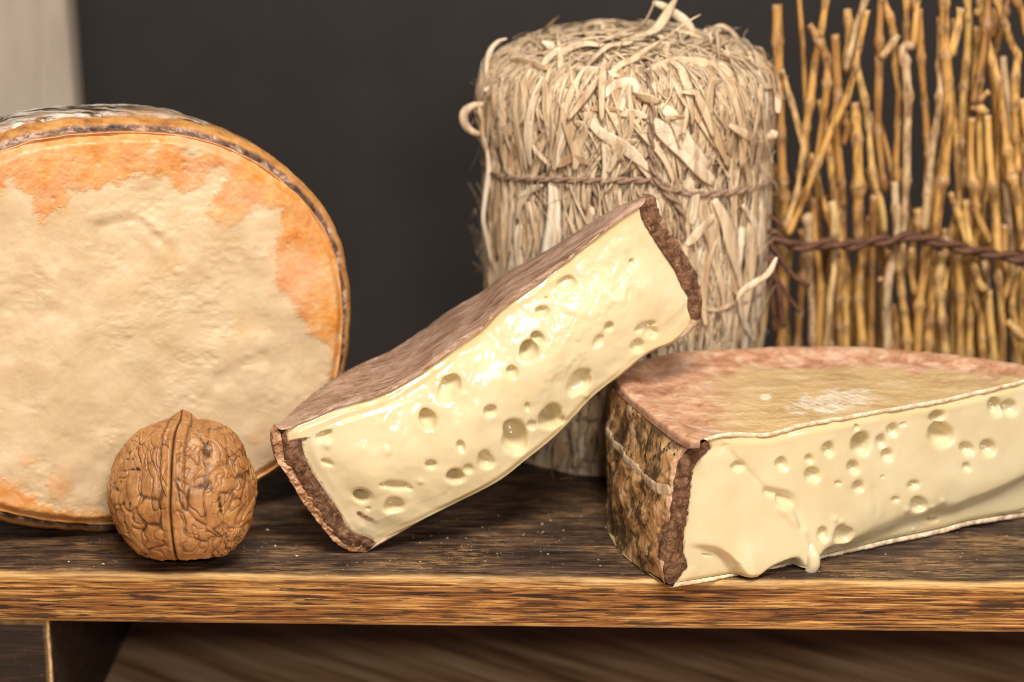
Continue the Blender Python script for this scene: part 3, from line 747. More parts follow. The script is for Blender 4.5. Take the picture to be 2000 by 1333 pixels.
# side wall of bark
nw = 90; rows, ed = [], []
Ktw = Kt.copy(); Ktw[:, 2] -= .13
cen = np.array([9.0, 4.0, 0])
for k in range(nw):
    t = k / (nw - 1.)
    P = Ktw * (1 - t) + Kb * t
    o = P - cen; o[:, 2] = 0; o /= np.linalg.norm(o, axis=1, keepdims=True)
    u = np.linspace(0, 1, NU)
    if k == 0: lm3 = f2(curve(LM2, nw)) - n2 * .02
    P = P + (lm3[k] - P[0]) * (np.clip(1 - u / .12, 0, 1) ** 2)[:, None]
    inn = -.05 * sstep(0, .02, u)
    P = P + o * (inn + .16 * math.sin(math.pi * t) * sstep(0, .05, u) + .12 * fbm(P * np.array([1.4, 1.4, 1.8]), 4, 33) + .06 * np.abs(fbm(P * np.array([4, 4, 2.5]), 3, 34)))[:, None]
    rows.append(P); ed.append(np.clip(sstep(.02, .004, u) + .0 * u + .8 * sstep(.035, .012, u) * (fbm(P * 5, 3, 35) > .05), 0, 1))
W2 = np.array(rows)
side2 = build('bark_side', W2, gridF(nw, NU, flip=True), M['side'], half, A0, {'edge': np.array(ed)})
# pale band of mould between the two bark strips
bi = np.linspace(4, 150, 90).astype(int)
c = np.array([W2[int(nw * np.interp(i, [4, 60, 110, 150], [.36, .36, .34, .33])), i] for i in bi])
o = c - cen; o[:, 2] = 0; o /= np.linalg.norm(o, axis=1, keepdims=True)
wid = .125 * (1 + .4 * fbm(c * 2.2, 3, 3)) * sstep(0, .03, np.linspace(0, 1, 90)) + .01
P, F = tube(c + o * .0, wid, 12, flat=.20, side=o)
build('mould_band', P, F, M['mould'], side2, A0)
strap(LM2, LI2, .07, 54, 'bark_strap', M['cut'], half, A0, f2, n2, lambda t: -.2 - 1.6 * t)
# end at the right, outside the frame
J = Join(); E = coons(curve(np.array([Ti2[-1], Kt[-1] + np.array([0, .01, 0])]), 6), curve(np.array([Kt[-1] + np.array([0, .01, 0]), Kb[-1]]), 6), curve(np.array([Bi2[-1], Kb[-1]]), 6), curve(np.array([Ti2[-1], Bi2[-1]]), 6))

# ================================================================== large wheel standing at the left
wy = math.radians(20); lean = math.radians(3)
n3 = np.array([math.sin(wy) * math.cos(lean), -math.cos(wy) * math.cos(lean), math.sin(lean)])
P3 = at_z(np.array([140., 1024.]), .60); P3 = P3 + 0
def f3(p): return on_plane(p, P3, n3)
out3 = [(130, 268), (225, 262), (292, 262), (360, 269), (427, 285), (472, 305), (517, 330), (562, 366), (607, 411), (639, 460), (657, 510), (666, 555), (670, 600), (670, 645), (661, 726), (640, 795), (603, 855), (553, 905), (503, 938), (420, 980),
        (330, 1010), (260, 1021), (214, 1024), (171, 1024), (105, 1018), (52, 1010), (0, 997), (-120, 955), (-250, 890), (-350, 790), (-400, 660), (-380, 540), (-310, 440), (-200, 365), (-100, 325), (0, 301), (67, 278), (130, 268)]
NS = 900
oc = curve(out3, 4 * NS)
dens = np.where(oc[:, 0] > -30, 1.0, .3); cum = np.r_[0, np.cumsum((dens[1:] + dens[:-1]) / 2)]
oc = np.stack([np.interp(np.linspace(0, cum[-1], NS + 1)[:-1], cum, oc[:, k]) for k in (0, 1)], -1)
ctr = np.array([130., 650.])
rim3 = f3(oc); c3 = f3(ctr)
outn = rim3 - c3; outn /= np.linalg.norm(outn, axis=1, keepdims=True)
wheel = thing('large_cheese', 'large upright cheese wheel with cream face and orange smeared rim, behind the walnut', 'cheese', P3)
cream = [(-500, 345), (0, 375), (10, 352), (18, 339), (29, 366), (58, 384), (63, 415), (81, 429), (126, 402), (130, 375), (180, 366), (243, 352), (265, 334), (290, 340), (324, 348), (360, 370), (400, 361), (409, 330), (432, 330), (450, 343), (430, 372),
         (423, 384), (409, 420), (440, 432), (454, 442), (486, 420), (504, 393), (528, 403), (549, 406), (547, 442), (535, 483), (540, 532), (553, 577), (580, 609), (607, 645), (646, 672), (650, 720), (628, 792), (593, 850), (545, 897), (500, 928), (420, 968),
         (330, 998), (260, 1008), (214, 1010), (160, 1004), (110, 993), (80, 980), (50, 965), (40, 955), (20, 945), (0, 940), (-500, 900)]
nr = 250
rr = np.linspace(0, 1, nr) ** .8
Gp = ctr[None, None] + (oc - ctr)[None] * rr[:, None, None]
px, py = Gp[..., 0], Gp[..., 1]
P = f3(Gp)
nzp = np.stack([px * .02, py * .02, 0 * px], -1)
sd = np.where(inside(px, py, cream), -1, 1) * polyline_dist(px, py, cream + cream[:1])
sd = sd + 15 * fbm(nzp * 2.6, 5, 71, .62) + 5 * fbm(nzp * 11, 3, 72)
org = sstep(-9.0, 7.0, sd + 4 * fbm(nzp * 20, 2, 93)) * (.80 + .2 * fbm(nzp * 2.2, 3, 91)) + .16 * sstep(-60, 0, sd) * sstep(-.1, .5, fbm(nzp * 1.4, 3, 92))
fade = np.exp(-((px - 450) / 45) ** 2 - ((py - 425) / 30) ** 2)
org = org * (1 - .35 * fade)
org = np.maximum(org, .55 * sstep(.1, .45, fbm(nzp * np.array([.9, .9, 1]), 4, 90)) * sstep(700, 960, py) * sstep(-120, -20, sd))
hole_ = sstep(12, 6, np.hypot((px - 375) / 2.2, (py - 298)) + 4 * fbm(nzp * 3, 3, 73)); org = org * (1 - .8 * hole_)
h = .16 * fbm(nzp * .42, 3, 74) + .045 * fbm(nzp * 1.1, 3, 75, .45) + .020 * fbm(nzp * 4 * np.array([.8, 1.3, 1]), 3, 76) * sstep(-.1, .4, fbm(nzp * .7, 2, 78))
def gr3(pts, w, dep): return .5 * dep * np.exp(-((polyline_dist(px, py, curve(pts, 20)) + 5 * fbm(nzp * 2, 2, 99)) / w) ** 2)
h = h - gr3([(430, 745), (470, 718), (510, 700)], 16, .12) + gr3([(180, 425), (250, 410), (300, 440), (340, 470)], 14, .10) - gr3([(200, 445), (260, 432), (310, 465)], 10, .07)
h = h - gr3([(0, 600), (90, 615), (150, 625)], 16, .08) + gr3([(380, 520), (330, 570), (350, 640)], 22, .07) - gr3([(285, 655), (320, 690)], 12, .06) + gr3([(60, 500), (110, 560), (40, 600)], 16, .06)
h = h + org * (.035 + .014 * fbm(nzp * 9, 3, 79)) + .006 * fbm(nzp * 7, 3, 80)
for k in range(26):
    random.seed(300 + k); X, Y = random.uniform(20, 640), random.uniform(290, 520)
    h = h - org * .05 * np.exp(-(np.hypot(px - X, py - Y) / random.uniform(2.5, 5)) ** 2)
r2 = rr[:, None] * np.ones(NS)[None]
dr = (1 - r2) * np.linalg.norm(rim3 - c3, axis=1)[None]   # cm to the rim
h = h - .22 * sstep(.35, 0, dr) ** 2
P = P + n3 * h[..., None]
rows, at_o, at_g, at_r = [], [], [], []
wv = fbm(np.stack([oc[:, 0] * .02, oc[:, 1] * .02, 0 * oc[:, 0]], -1), 4, 81)
wv2 = fbm(np.stack([oc[:, 0] * .05, oc[:, 1] * .05, 0 * oc[:, 0] + 5], -1), 4, 82)
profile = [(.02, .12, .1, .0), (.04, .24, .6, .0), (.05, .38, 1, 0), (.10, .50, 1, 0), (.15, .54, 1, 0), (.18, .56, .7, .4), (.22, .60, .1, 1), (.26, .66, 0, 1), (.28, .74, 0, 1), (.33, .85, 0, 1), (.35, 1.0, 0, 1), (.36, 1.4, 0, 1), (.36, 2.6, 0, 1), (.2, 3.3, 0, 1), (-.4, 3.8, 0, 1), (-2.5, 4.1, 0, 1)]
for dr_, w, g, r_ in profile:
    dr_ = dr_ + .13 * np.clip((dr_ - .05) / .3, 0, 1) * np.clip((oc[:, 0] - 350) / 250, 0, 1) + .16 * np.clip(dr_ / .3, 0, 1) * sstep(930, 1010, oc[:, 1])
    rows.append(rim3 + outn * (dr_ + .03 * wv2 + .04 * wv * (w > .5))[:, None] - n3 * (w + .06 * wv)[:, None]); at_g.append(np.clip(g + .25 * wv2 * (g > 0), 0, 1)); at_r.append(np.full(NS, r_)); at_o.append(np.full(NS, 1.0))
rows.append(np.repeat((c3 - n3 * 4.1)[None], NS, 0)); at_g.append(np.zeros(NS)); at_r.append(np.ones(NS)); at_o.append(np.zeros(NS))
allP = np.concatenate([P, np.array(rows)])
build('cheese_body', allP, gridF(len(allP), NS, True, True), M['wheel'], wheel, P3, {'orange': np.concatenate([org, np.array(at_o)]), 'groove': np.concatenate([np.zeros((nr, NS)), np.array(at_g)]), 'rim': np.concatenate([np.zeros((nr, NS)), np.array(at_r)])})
# whitened bark strap over the top of the rim
sel = np.where((oc[:, 1] < 420) & (oc[:, 0] < 420) & (oc[:, 0] > -420))[0]
sel = sel[np.argsort(oc[sel, 0])]
rows = []
rg = fbm(np.stack([oc[sel, 0] * .04, oc[sel, 1] * 0, 0 * oc[sel, 0]], -1), 4, 84)
taper = sstep(420, 330, oc[sel, 0])
for dr_, w in [(.30, 1.15), (.40, 1.12), (.45, 1.25), (.47, 1.5), (.49, 1.9), (.50, 2.3), (.48, 2.7), (.42, 3.0), (.3, 3.05)]:
    w_ = w + .18 * rg + (1.4 - w) * 0
    if w < 1.2: w_ = w + .22 * rg + .9 * (1 - taper)
    rows.append(rim3[sel] + outn[sel] * (dr_ - .10 * (1 - taper) + .04 * fbm(np.stack([oc[sel, 0] * .06, 0 * rg + w * 3, 0 * rg], -1), 3, 85))[:, None] - n3 * w_[:, None])
build('bark_strap', np.array(rows), gridF(len(rows), len(sel), flip=True), M['white'], wheel, P3)

# ================================================================== walnut
tip = np.array([(0, 605), (40, 598), (125, 568), (235, 553), (375, 495), (465, 390), (535, 250), (590, 80), (597, -80), (545, -300), (465, -445), (335, -530), (205, -543), (25, -530), (0, -528)], float)
tipl = np.array([(0, 605), (40, 592), (165, 558), (335, 488), (465, 358), (555, 178), (595, 0), (588, -170), (545, -285), (465, -405), (345, -520), (225, -557), (65, -545), (0, -528)], float)
def prof_r(pts):
    a = np.arctan2(pts[:, 0], pts[:, 1]); r = np.hypot(pts[:, 0], pts[:, 1]); k = np.argsort(a); return a[k], r[k]
aR, rR = prof_r(curve(tip, 200)); aL, rL = prof_r(curve(tipl, 200))
nl, na = 330, 330
walnut = None
V = at_z(np.array([362., 1092.]), 0)
KZ = 1 / 293.0 * .985
def walnut_half(sign):
    al = np.linspace(.002, math.pi - .002, nl)[:, None]
    t = np.linspace(0, 1, na); ps = (t ** 1.15 * math.pi)[None] * sign      # 0 at the front seam
    azx = np.sin(ps) + 0 * al
    w = .5 + .5 * azx
    r = np.interp(al, aR, rR) * w + np.interp(al, aL, rL) * (1 - w)
    seam = np.interp(al, np.radians([0, 20, 40, 60, 80, 100, 130, 160, 180]), np.radians([0, -1, -2, -2, -1.5, -2, -1.5, -1, 0]))
    psw = ps + seam * np.exp(-(ps / .9) ** 2)
    d = np.stack([np.sin(al) * np.sin(psw), -np.sin(al) * np.cos(psw) * .93, np.cos(al) + 0 * psw], -1)
    P = d * r[..., None] * KZ
    Q = P + .16 * np.stack([fbm(P * 1.3, 3, 1), fbm(P * 1.3, 3, 2), fbm(P * 1.3, 3, 3)], -1)
    Q[..., 0] += .22 * np.sin(P[..., 2] * 2.1 + 2 * P[..., 0])
    F1, F2 = worley(Q * np.array([2.0, 2.0, 1.0]) + sign * 11, 4)
    e1 = F2 - F1 + .10 * fbm(Q * 4, 2, 44)
    q1 = fbm(Q * np.array([2.3, 2.3, 1.1]) + sign * 3, 2, 21); q2 = fbm(Q * np.array([3.5, 3.5, 1.6]) + 7, 2, 22); q3 = fbm(Q * np.array([8, 8, 4.0]) + 3, 2, 23)
    g1 = np.exp(-(q1 / .055) ** 2); g2 = np.exp(-(q2 / .06) ** 2) * sstep(-.35, .15, fbm(P * 1.4, 2, 24)); g3 = np.exp(-(q3 / .07) ** 2) * sstep(-.1, .3, fbm(P * 1.9, 2, 25))
    big = 1 - np.exp(-np.maximum(e1, 0) * 6.0)
    us = np.abs(ps) * np.sin(al) * 2.05                       # cm from the seam
    away = .25 * sstep(.02, .06, us) + .75 * sstep(.07, .24, us + .10 * vnoise(P * 3, 6))
    hh = away * (.055 * big - .036 * g1 - .028 * g2 - .013 * g3 + .07 * fbm(P * np.array([1.9, 1.9, 1.3]), 3, 12)) + .010 * fbm(P * 7, 3, 13)
    ridge = .035 * np.exp(-((us - .09) / .06) ** 2) - .065 * np.exp(-(us / .026) ** 2) - .05 * np.exp(-((us - .34) / .05) ** 2) * sstep(2.2, 1.0, al)
    hh = hh + ridge * sstep(.0, .35, al) * (1 + .4 * fbm(P * 3, 2, 15))
    fx = sstep(-.3, .3, fbm(P * 1.7, 3, 19))
    gro = away * np.maximum(np.maximum(.75 * np.exp(-(q1 / .03) ** 2), .6 * np.exp(-(q2 / .03) ** 2) * g2) * (.35 + .65 * fx), .9 * sstep(.09, .0, e1) * (.4 + .6 * fx))
    gro = np.maximum(gro, np.exp(-(us / .028) ** 2)); gro = np.maximum(gro, .7 * np.exp(-((us - .34) / .035) ** 2) * sstep(2.2, 1.0, al) * away)
    P = P + d / np.linalg.norm(d, axis=-1, keepdims=True) * (hh * sstep(0, .12, al) + .17 * np.exp(-(al / .11) ** 2))[..., None]
    return P, gro
halves = [walnut_half(1), walnut_half(-1)]
ta = math.radians(-15)
def rotx(P):
    c, s_ = math.cos(ta), math.sin(ta); return np.stack([P[..., 0], P[..., 1] * c - P[..., 2] * s_, P[..., 1] * s_ + P[..., 2] * c], -1)
hp = [rotx(h_[0]) for h_ in halves]
zmin = min(h_[..., 2].min() for h_ in hp)
ix = np.argmin(hp[0][..., 2]); low = hp[0].reshape(-1, 3)[ix]
shift = np.array([V[0], V[1] + .10, -zmin + .005])
walnut = thing('walnut', 'whole brown wrinkled walnut standing on the board before the large wheel', 'walnut', (shift[0], shift[1], 0))
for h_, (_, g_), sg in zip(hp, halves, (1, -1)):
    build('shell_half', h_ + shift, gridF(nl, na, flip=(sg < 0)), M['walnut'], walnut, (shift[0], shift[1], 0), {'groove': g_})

# ================================================================== raffia bundle
rng = random.Random(5)
BC = np.array([3.55, 11.5]); BR = np.array([4.40, 4.1]); BTOP = 12.9
def brad(z):          # radius factor of the bundle with height
    z = np.asarray(z, float)
    return np.interp(z, [0, 1.0, 1.9, 3.2, 5.2, 7.5, 9.2, 9.45, 10.3, 11.3, 12.1, 12.6, 12.9], [.96, .94, .92, .95, .96, .97, .972, .968, .985, .995, .95, .82, .45])
def bpt(a, z, off=0.0):   # angle from the front, height
    f = brad(z)
    a = np.asarray(a, float); 
    return np.stack([BC[0] + (BR[0] * f + off) * np.sin(a), BC[1] - (BR[1] * f + off) * np.cos(a), np.asarray(z, float) + 0 * a], -1)
def bnorm(a): a = np.asarray(a, float); return np.stack([np.sin(a), -np.cos(a), 0 * a], -1)
bundle = thing('raffia_bundle', 'upright bundle of pale dried raffia tied with brown twine, behind the cheeses', 'bundle', (BC[0], BC[1], 0))
bb = (BC[0], BC[1], 0)
# core
zz = np.r_[np.linspace(.02, 12.6, 60), 12.75, 12.8]; aa = np.linspace(0, 2 * np.pi, 96, endpoint=False)
Z, A_ = np.meshgrid(zz, aa, indexing='ij')
C = bpt(A_, Z, -.22); cr = fbm(np.stack([A_ * 9, Z * .25, 0 * Z], -1), 4, 3)
C = C + bnorm(A_) * (.16 * cr)[..., None]
C[-1] = np.array([BC[0], BC[1], 12.7])
build('core', C, gridF(len(zz), 96, True, True), M['raffia'], bundle, bb)
def ribbon(path, side, w, fl=.09, k=6, tw=0.0):
    n = len(path); t = np.linspace(0, 1, n)
    r = w * (np.sin(np.pi * np.clip(t * .9 + .05, 0, 1)) ** .6) * (1 + .12 * np.sin(t * 9 + len(strands)))
    tw = tw + .22 * np.sin(t * 4 + len(strands) * 1.7)
    return tube(path, r, k, flat=fl, side=side, twist=tw)
strands = []       # (importance, P, F)
def body_strand(a, z0, z1, da, w, off, curl=0.0):
    n = 14; t = np.linspace(0, 1, n)
    z = z0 + (z1 - z0) * t; an = a + da * t + .03 * np.sin(t * rng.uniform(3, 8) + rng.uniform(0, 6))
    o = off + .05 * np.sin(t * rng.uniform(2, 6) + rng.uniform(0, 6)) + curl * t ** 3
    p = bpt(an, np.clip(z, .02, 12.85), 0) + bnorm(an) * o[:, None]
    strands.append((w * (z1 - z0), *ribbon(p, bnorm(an), w, tw=rng.uniform(-.35, .35))))
for k in range(300):      # hanging strands under the tie
    a = rng.uniform(-1.75, 1.75); z0 = rng.uniform(.03, 6.5); z1 = min(9.4, z0 + rng.uniform(2.5, 6.5))
    body_strand(a, z0, z1, rng.gauss(0, .10), rng.choice([rng.uniform(.05, .14), rng.uniform(.14, .32)]), rng.uniform(-.10, .16))
for k in range(230):      # above the tie, flaring and leaning
    a = rng.uniform(-1.75, 1.75); z0 = rng.uniform(9.0, 10.0); z1 = min(12.8, z0 + rng.uniform(2.2, 3.8))
    body_strand(a, z0, z1, rng.gauss(-.10 if a > 0 else .06, .22), rng.choice([rng.uniform(.04, .10), rng.uniform(.10, .22)]), rng.uniform(-.08, .22), rng.uniform(-.1, .2))
for k in range(5):       # short torn pieces lying across
    a = rng.uniform(-1.6, 1.6); z0 = rng.uniform(9.4, 12.2); L = rng.uniform(.6, 1.6); th = rng.uniform(0, math.pi); n = 10; t = np.linspace(-.5, .5, n)
    an = a + L * math.cos(th) * t / 4.4; zz_ = np.clip(z0 + L * math.sin(th) * t, .1, 12.85)
    p = bpt(an, zz_) + bnorm(an) * (.18 + rng.uniform(0, .16) + rng.uniform(.2, .8) * (.25 - t * t) * rng.choice([0, .3, 1.2]))[:, None]
    w = rng.uniform(.06, .2); strands.append((w * L, *ribbon(p, bnorm(an), w, tw=rng.uniform(-.8, .8))))
for k in range(330):      # the tangled top: strands bending over the crown
    a = rng.uniform(-math.pi, math.pi); L = rng.uniform(1.5, 4.5); n = 12; t = np.linspace(0, 1, n)
    r0 = rng.uniform(.15, 1.0); th = a + rng.gauss(0, .7)
    x0, y0 = BC[0] + BR[0] * r0 * .92 * math.sin(a), BC[1] - BR[1] * r0 * .92 * math.cos(a)
    hd = th + rng.gauss(0, .5) * t
    xx = x0 + np.cumsum(np.cos(hd)) * L / n - L / 2 * math.cos(th); yy = y0 + np.cumsum(np.sin(hd)) * L / n - L / 2 * math.sin(th)
    q = np.hypot((xx - BC[0]) / BR[0], (yy - BC[1]) / BR[1])
    sc_ = np.minimum(1, 1.0 / np.maximum(q, 1e-6)); xx = BC[0] + (xx - BC[0]) * sc_; yy = BC[1] + (yy - BC[1]) * sc_; q = np.minimum(q, 1)
    zt = np.interp(q, [0, .3, .45, .7, .85, .95, 1.0], [12.95, 12.95, 12.85, 12.6, 12.15, 11.5, 10.7]) + rng.uniform(-.1, .30) + .06 * np.sin(t * rng.uniform(3, 9) + rng.uniform(0, 6))
    p = np.stack([xx, yy, zt], -1)
    sd_ = np.stack([(xx - BC[0]) / BR[0] * q, (yy - BC[1]) / BR[1] * q, np.sqrt(np.clip(1.05 - q * q, .02, 1))], -1)
    w = rng.choice([rng.uniform(.03, .07), rng.uniform(.07, .15)])
    strands.append((w * L * (1.0 if y0 < BC[1] + 1 else .2), *ribbon(p, sd_, w, tw=rng.uniform(-.7, .7))))
for k in range(26):       # broad papery strips, folded over and standing off
    a = rng.uniform(-1.6, 1.6); z0 = rng.uniform(9.5, 11.2); L = rng.uniform(1.2, 3.2); n = 16; t = np.linspace(0, 1, n); ben = rng.uniform(.35, .95); ln = rng.gauss(0, .35)
    z = z0 + L * np.where(t < ben, t, ben + (t - ben) * rng.uniform(-.9, .5)); an = a + ln * t * L / 4.4 + rng.gauss(0, .22) * np.clip(t - ben, 0, 1)
    p = bpt(an, np.clip(z, .1, 12.8)) + bnorm(an) * (.12 + rng.uniform(0, .22) + rng.uniform(0, .55) * np.clip(t - ben * .6, 0, 1))[:, None]; p[:, 2] = z + rng.uniform(0, .15) * t
    w = rng.uniform(.09, .24); strands.append((w * L * 1.3, *ribbon(p, bnorm(an), w, .05, tw=rng.uniform(-.5, .5) + rng.uniform(-1.2, 1.2) * t ** 2)))
for k in range(55):       # broad flat strips hanging below the tie
    a = rng.uniform(-1.65, 1.65); z0 = rng.uniform(.05, 6.0)
    p_ = len(strands); body_strand(a, z0, min(9.3, z0 + rng.uniform(2, 5)), rng.gauss(0, .12), rng.uniform(.18, .34), rng.uniform(.04, .16))
for k in range(24):       # strips lying over the crown, some sticking up
    a = rng.uniform(-2.2, 2.2); r0 = rng.uniform(.25, .98); L = rng.uniform(1.2, 3.4); n = 14; t = np.linspace(-.5, .5, n); th = a + rng.gauss(0, .9)
    xx = BC[0] + BR[0] * r0 * math.sin(a) + L * t * math.cos(th); yy = BC[1] - BR[1] * r0 * math.cos(a) + L * t * math.sin(th)
    q = np.hypot((xx - BC[0]) / BR[0], (yy - BC[1]) / BR[1])
    zt = np.interp(q, [0, .3, .45, .7, .85, .95, 1.0, 1.1], [13.0, 13.0, 12.95, 12.8, 12.4, 11.8, 11.1, 10.6]) + rng.uniform(0, .35) + rng.uniform(0, 1.1) * (t + .5) ** 2 * rng.choice([0, .3, 1]) + .12 * np.sin(t * rng.uniform(4, 9) + k)
    sc_ = np.minimum(1, 1.04 / q); xx = BC[0] + (xx - BC[0]) * sc_; yy = BC[1] + (yy - BC[1]) * sc_
    w = rng.uniform(.05, .16); strands.append((w * L, *ribbon(np.stack([xx, yy, zt], -1), np.stack([(xx - BC[0]) / BR[0] * q, (yy - BC[1]) / BR[1] * q, .7 + 0 * q], -1), w, .06, tw=rng.uniform(-1, 1) + rng.uniform(-1.5, 1.5) * t)))
for k in range(80):       # strands running on through the tie
    a = rng.uniform(-1.7, 1.7); body_strand(a, rng.uniform(6.0, 8.8), rng.uniform(10.6, 12.75), rng.gauss(0, .10), rng.uniform(.06, .20), rng.uniform(.06, .13))
for k in range(1500):     # fine shreds that fill the gaps between the broad ribbons
    a = rng.uniform(-1.75, 1.75); up = rng.random() < .45; z0 = rng.uniform(9.3, 11.6) if up else rng.uniform(.03, 8.5); L = rng.uniform(1.2, 4.0); n = 8; t = np.linspace(0, 1, n)
    z1 = min(12.8 if up else 9.4, z0 + L); an = a + rng.gauss(0, .18 if up else .07) * t + .02 * np.sin(t * 6 + k)
    p = bpt(an, z0 + (z1 - z0) * t) + bnorm(an) * (rng.uniform(-.02, .2) + .06 * np.sin(t * rng.uniform(2, 7) + k))[:, None]
    P, F = ribbon(p, bnorm(an), rng.uniform(.018, .05), .4, 4); strands.append((0.0, P, F))
for k in range(500):
    a = rng.uniform(-1.9, 1.9); r0 = rng.uniform(.55, 1.0); L = rng.uniform(.8, 3.2); n = 8; t = np.linspace(-.5, .5, n); th = a + rng.gauss(0, .8)
    xx = BC[0] + BR[0] * .95 * r0 * math.sin(a) + L * t * math.cos(th); yy = BC[1] - BR[1] * .95 * r0 * math.cos(a) + L * t * math.sin(th)
    q = np.hypot((xx - BC[0]) / BR[0], (yy - BC[1]) / BR[1]); sc_ = np.minimum(1, 1 / q); xx = BC[0] + (xx - BC[0]) * sc_; yy = BC[1] + (yy - BC[1]) * sc_; q = np.minimum(q, 1)
    zt = np.interp(q, [0, .3, .45, .7, .85, .95, 1.0], [13.0, 13.0, 12.95, 12.75, 12.3, 11.7, 10.9]) + rng.uniform(-.1, .2)
    P, F = ribbon(np.stack([xx, yy, zt], -1), np.array([0, -.5, .8]) + np.zeros((n, 3)), rng.uniform(.02, .06), .4, 4); strands.append((0.0, P, F))
for k in range(420):      # thin frayed fibres standing off the bundle
    a = rng.uniform(-1.9, 1.9); z0 = rng.uniform(.3, 12.6); L = rng.uniform(.4, 2.4); th = rng.gauss(math.pi / 2, .9); n = 8; t = np.linspace(0, 1, n)
    th = th * rng.choice([-1, 1]); an = a + L * math.cos(th) * t / 4.4; zz_ = np.clip(z0 + L * math.sin(th) * t, .1, 13.1)
    p = bpt(an, np.minimum(zz_, 12.7)) + bnorm(an) * (.12 + rng.uniform(.1, .55) * t ** 2)[:, None]; p[:, 2] = zz_
    P, F = tube(p, rng.uniform(.008, .022) * (1 - .6 * t), 3); strands.append((0.0, P, F))
# strands one can follow singly in the picture
def surf(pts, off=.22):
    out = []
    for (u, w) in pts:
        d = ray(np.float64(u), np.float64(w)); best = None
        t = np.linspace(60, 80, 600); Q = CAM + d[None] * t[:, None]
        f = brad(np.clip(Q[:, 2], 0, 12.9)); q = np.hypot((Q[:, 0] - BC[0]) / (BR[0] * f + off), (Q[:, 1] - BC[1]) / (BR[1] * f + off))
        k = np.argmax(q < 1) if (q < 1).any() else np.argmin(q)
        out.append(Q[k])
    return np.array(out)
def traced(pts, w, off=.25, fl=.08, imp=9.0, y=None, tw=0.0):
    p = surf(pts, off) if y is None else at_y(np.array(pts, float), y)
    p = curve(p, 18)
    sd_ = np.stack([p[:, 0] - BC[0], p[:, 1] - BC[1] - .5, 0 * p[:, 0]], -1); sd_ /= np.linalg.norm(sd_, axis=1, keepdims=True) + 1e-9
    if y is not None: sd_ = np.array([0, -1.0, .1]) + 0 * sd_
    strands.append((imp, *ribbon(p, sd_, w, fl, 8, tw)))
traced([(957, 175), (950, 140), (955, 105), (972, 82), (990, 76)], .085, y=10.6, fl=.8)
traced([(945, 178), (965, 172), (985, 180), (1000, 178)], .14, y=10.2, fl=.7)
traced([(958, 205), (930, 205), (908, 218), (906, 238), (918, 255), (940, 262), (955, 250)], .13, y=10.4, fl=.7)
traced([(940, 225), (945, 270), (958, 320), (965, 345)], .09, y=10.2, fl=.6)
traced([(948, 270), (955, 330), (948, 390), (944, 430), (952, 470), (960, 520)], .09, y=10.0, fl=.6)
traced([(962, 330), (972, 350), (975, 365)], .13, y=10.1, fl=.6)
traced([(1275, 5), (1300, 15), (1335, 40), (1360, 66)], .15, y=11.0, fl=.5)
traced([(1170, 75), (1178, 52), (1172, 46)], .06, y=11.5, fl=.6); traced([(1215, 72), (1195, 52), (1192, 46)], .07, y=11.5, fl=.6)
traced([(1058, 82), (1070, 88), (1095, 105)], .12, y=9.6, fl=.6); traced([(995, 118), (1030, 122), (1070, 135)], .12, off=.35)
for pts, w in (([(1268, 232), (1310, 270), (1350, 310), (1395, 360)], .30), ([(1290, 205), (1320, 235), (1345, 290), (1385, 330)], .28), ([(1140, 220), (1170, 258), (1220, 290), (1272, 335)], .20), ([(1335, 130), (1360, 200), (1400, 270), (1425, 330)], .20),
               ([(1310, 120), (1330, 180), (1370, 240), (1400, 290)], .14), ([(1400, 120), (1430, 170), (1450, 250), (1450, 330)], .22), ([(1445, 80), (1475, 110), (1495, 180), (1498, 250)], .24), ([(1375, 60), (1420, 75), (1460, 110), (1485, 170)], .16),
               ([(1060, 150), (1040, 200), (1030, 270), (1035, 330)], .16), ([(1010, 160), (1005, 220), (1015, 300), (1020, 340)], .13), ([(985, 170), (975, 240), (980, 300), (990, 340)], .12), ([(1090, 200), (1110, 250), (1125, 310), (1120, 335)], .17),
               ([(1105, 250), (1095, 290), (1080, 335)], .12), ([(1085, 325), (1120, 310), (1150, 320)], .16), ([(1180, 190), (1200, 168), (1235, 165), (1255, 200)], .17), ([(1170, 180), (1185, 165), (1215, 160)], .12), ([(1135, 215), (1180, 212), (1215, 218)], .09),
               ([(1210, 225), (1240, 222), (1265, 230)], .13), ([(1020, 260), (1050, 300), (1075, 325)], .08), ([(1360, 370), (1358, 400), (1350, 440)], .17), ([(1010, 385), (1040, 370), (1060, 362)], .10), ([(1010, 430), (1015, 400), (1035, 375)], .12),
               ([(1395, 390), (1420, 440), (1440, 520), (1450, 570)], .27), ([(1400, 470), (1380, 530), (1375, 600), (1380, 640)], .16), ([(1340, 480), (1370, 450), (1395, 420)], .18), ([(1450, 400), (1480, 450), (1488, 540)], .12), ([(1370, 600), (1400, 606), (1440, 590)], .07),
               ([(1440, 570), (1450, 620), (1475, 670)], .11), ([(1090, 110), (1150, 100), (1190, 110)], .13), ([(1120, 135), (1170, 140), (1210, 150)], .12), ([(1240, 110), (1300, 100), (1350, 95)], .12), ([(1260, 140), (1320, 120), (1380, 125), (1430, 150)], .14)):
    traced(pts, w)
traced([(1517, 503), (1500, 535), (1475, 552), (1447, 572), (1440, 590)], .11, y=7.3, fl=.7)
traced([(1497, 270), (1512, 262), (1518, 258)], .15, y=9.8, fl=.6)
strands.sort(key=lambda e: -e[0])
for imp, P, F in strands[:296]: build('strand', P, F, M['raffia'], bundle, bb)
PP, FF, nn = [], [], 0
for imp, P, F in strands[296:]:
    PP.append(P); FF += [tuple(i + nn for i in f) for f in F]; nn += len(P)
tag(build('loose_strands', np.vstack(PP), FF, M['raffia'], bundle, bb), None, None, 'stuff')
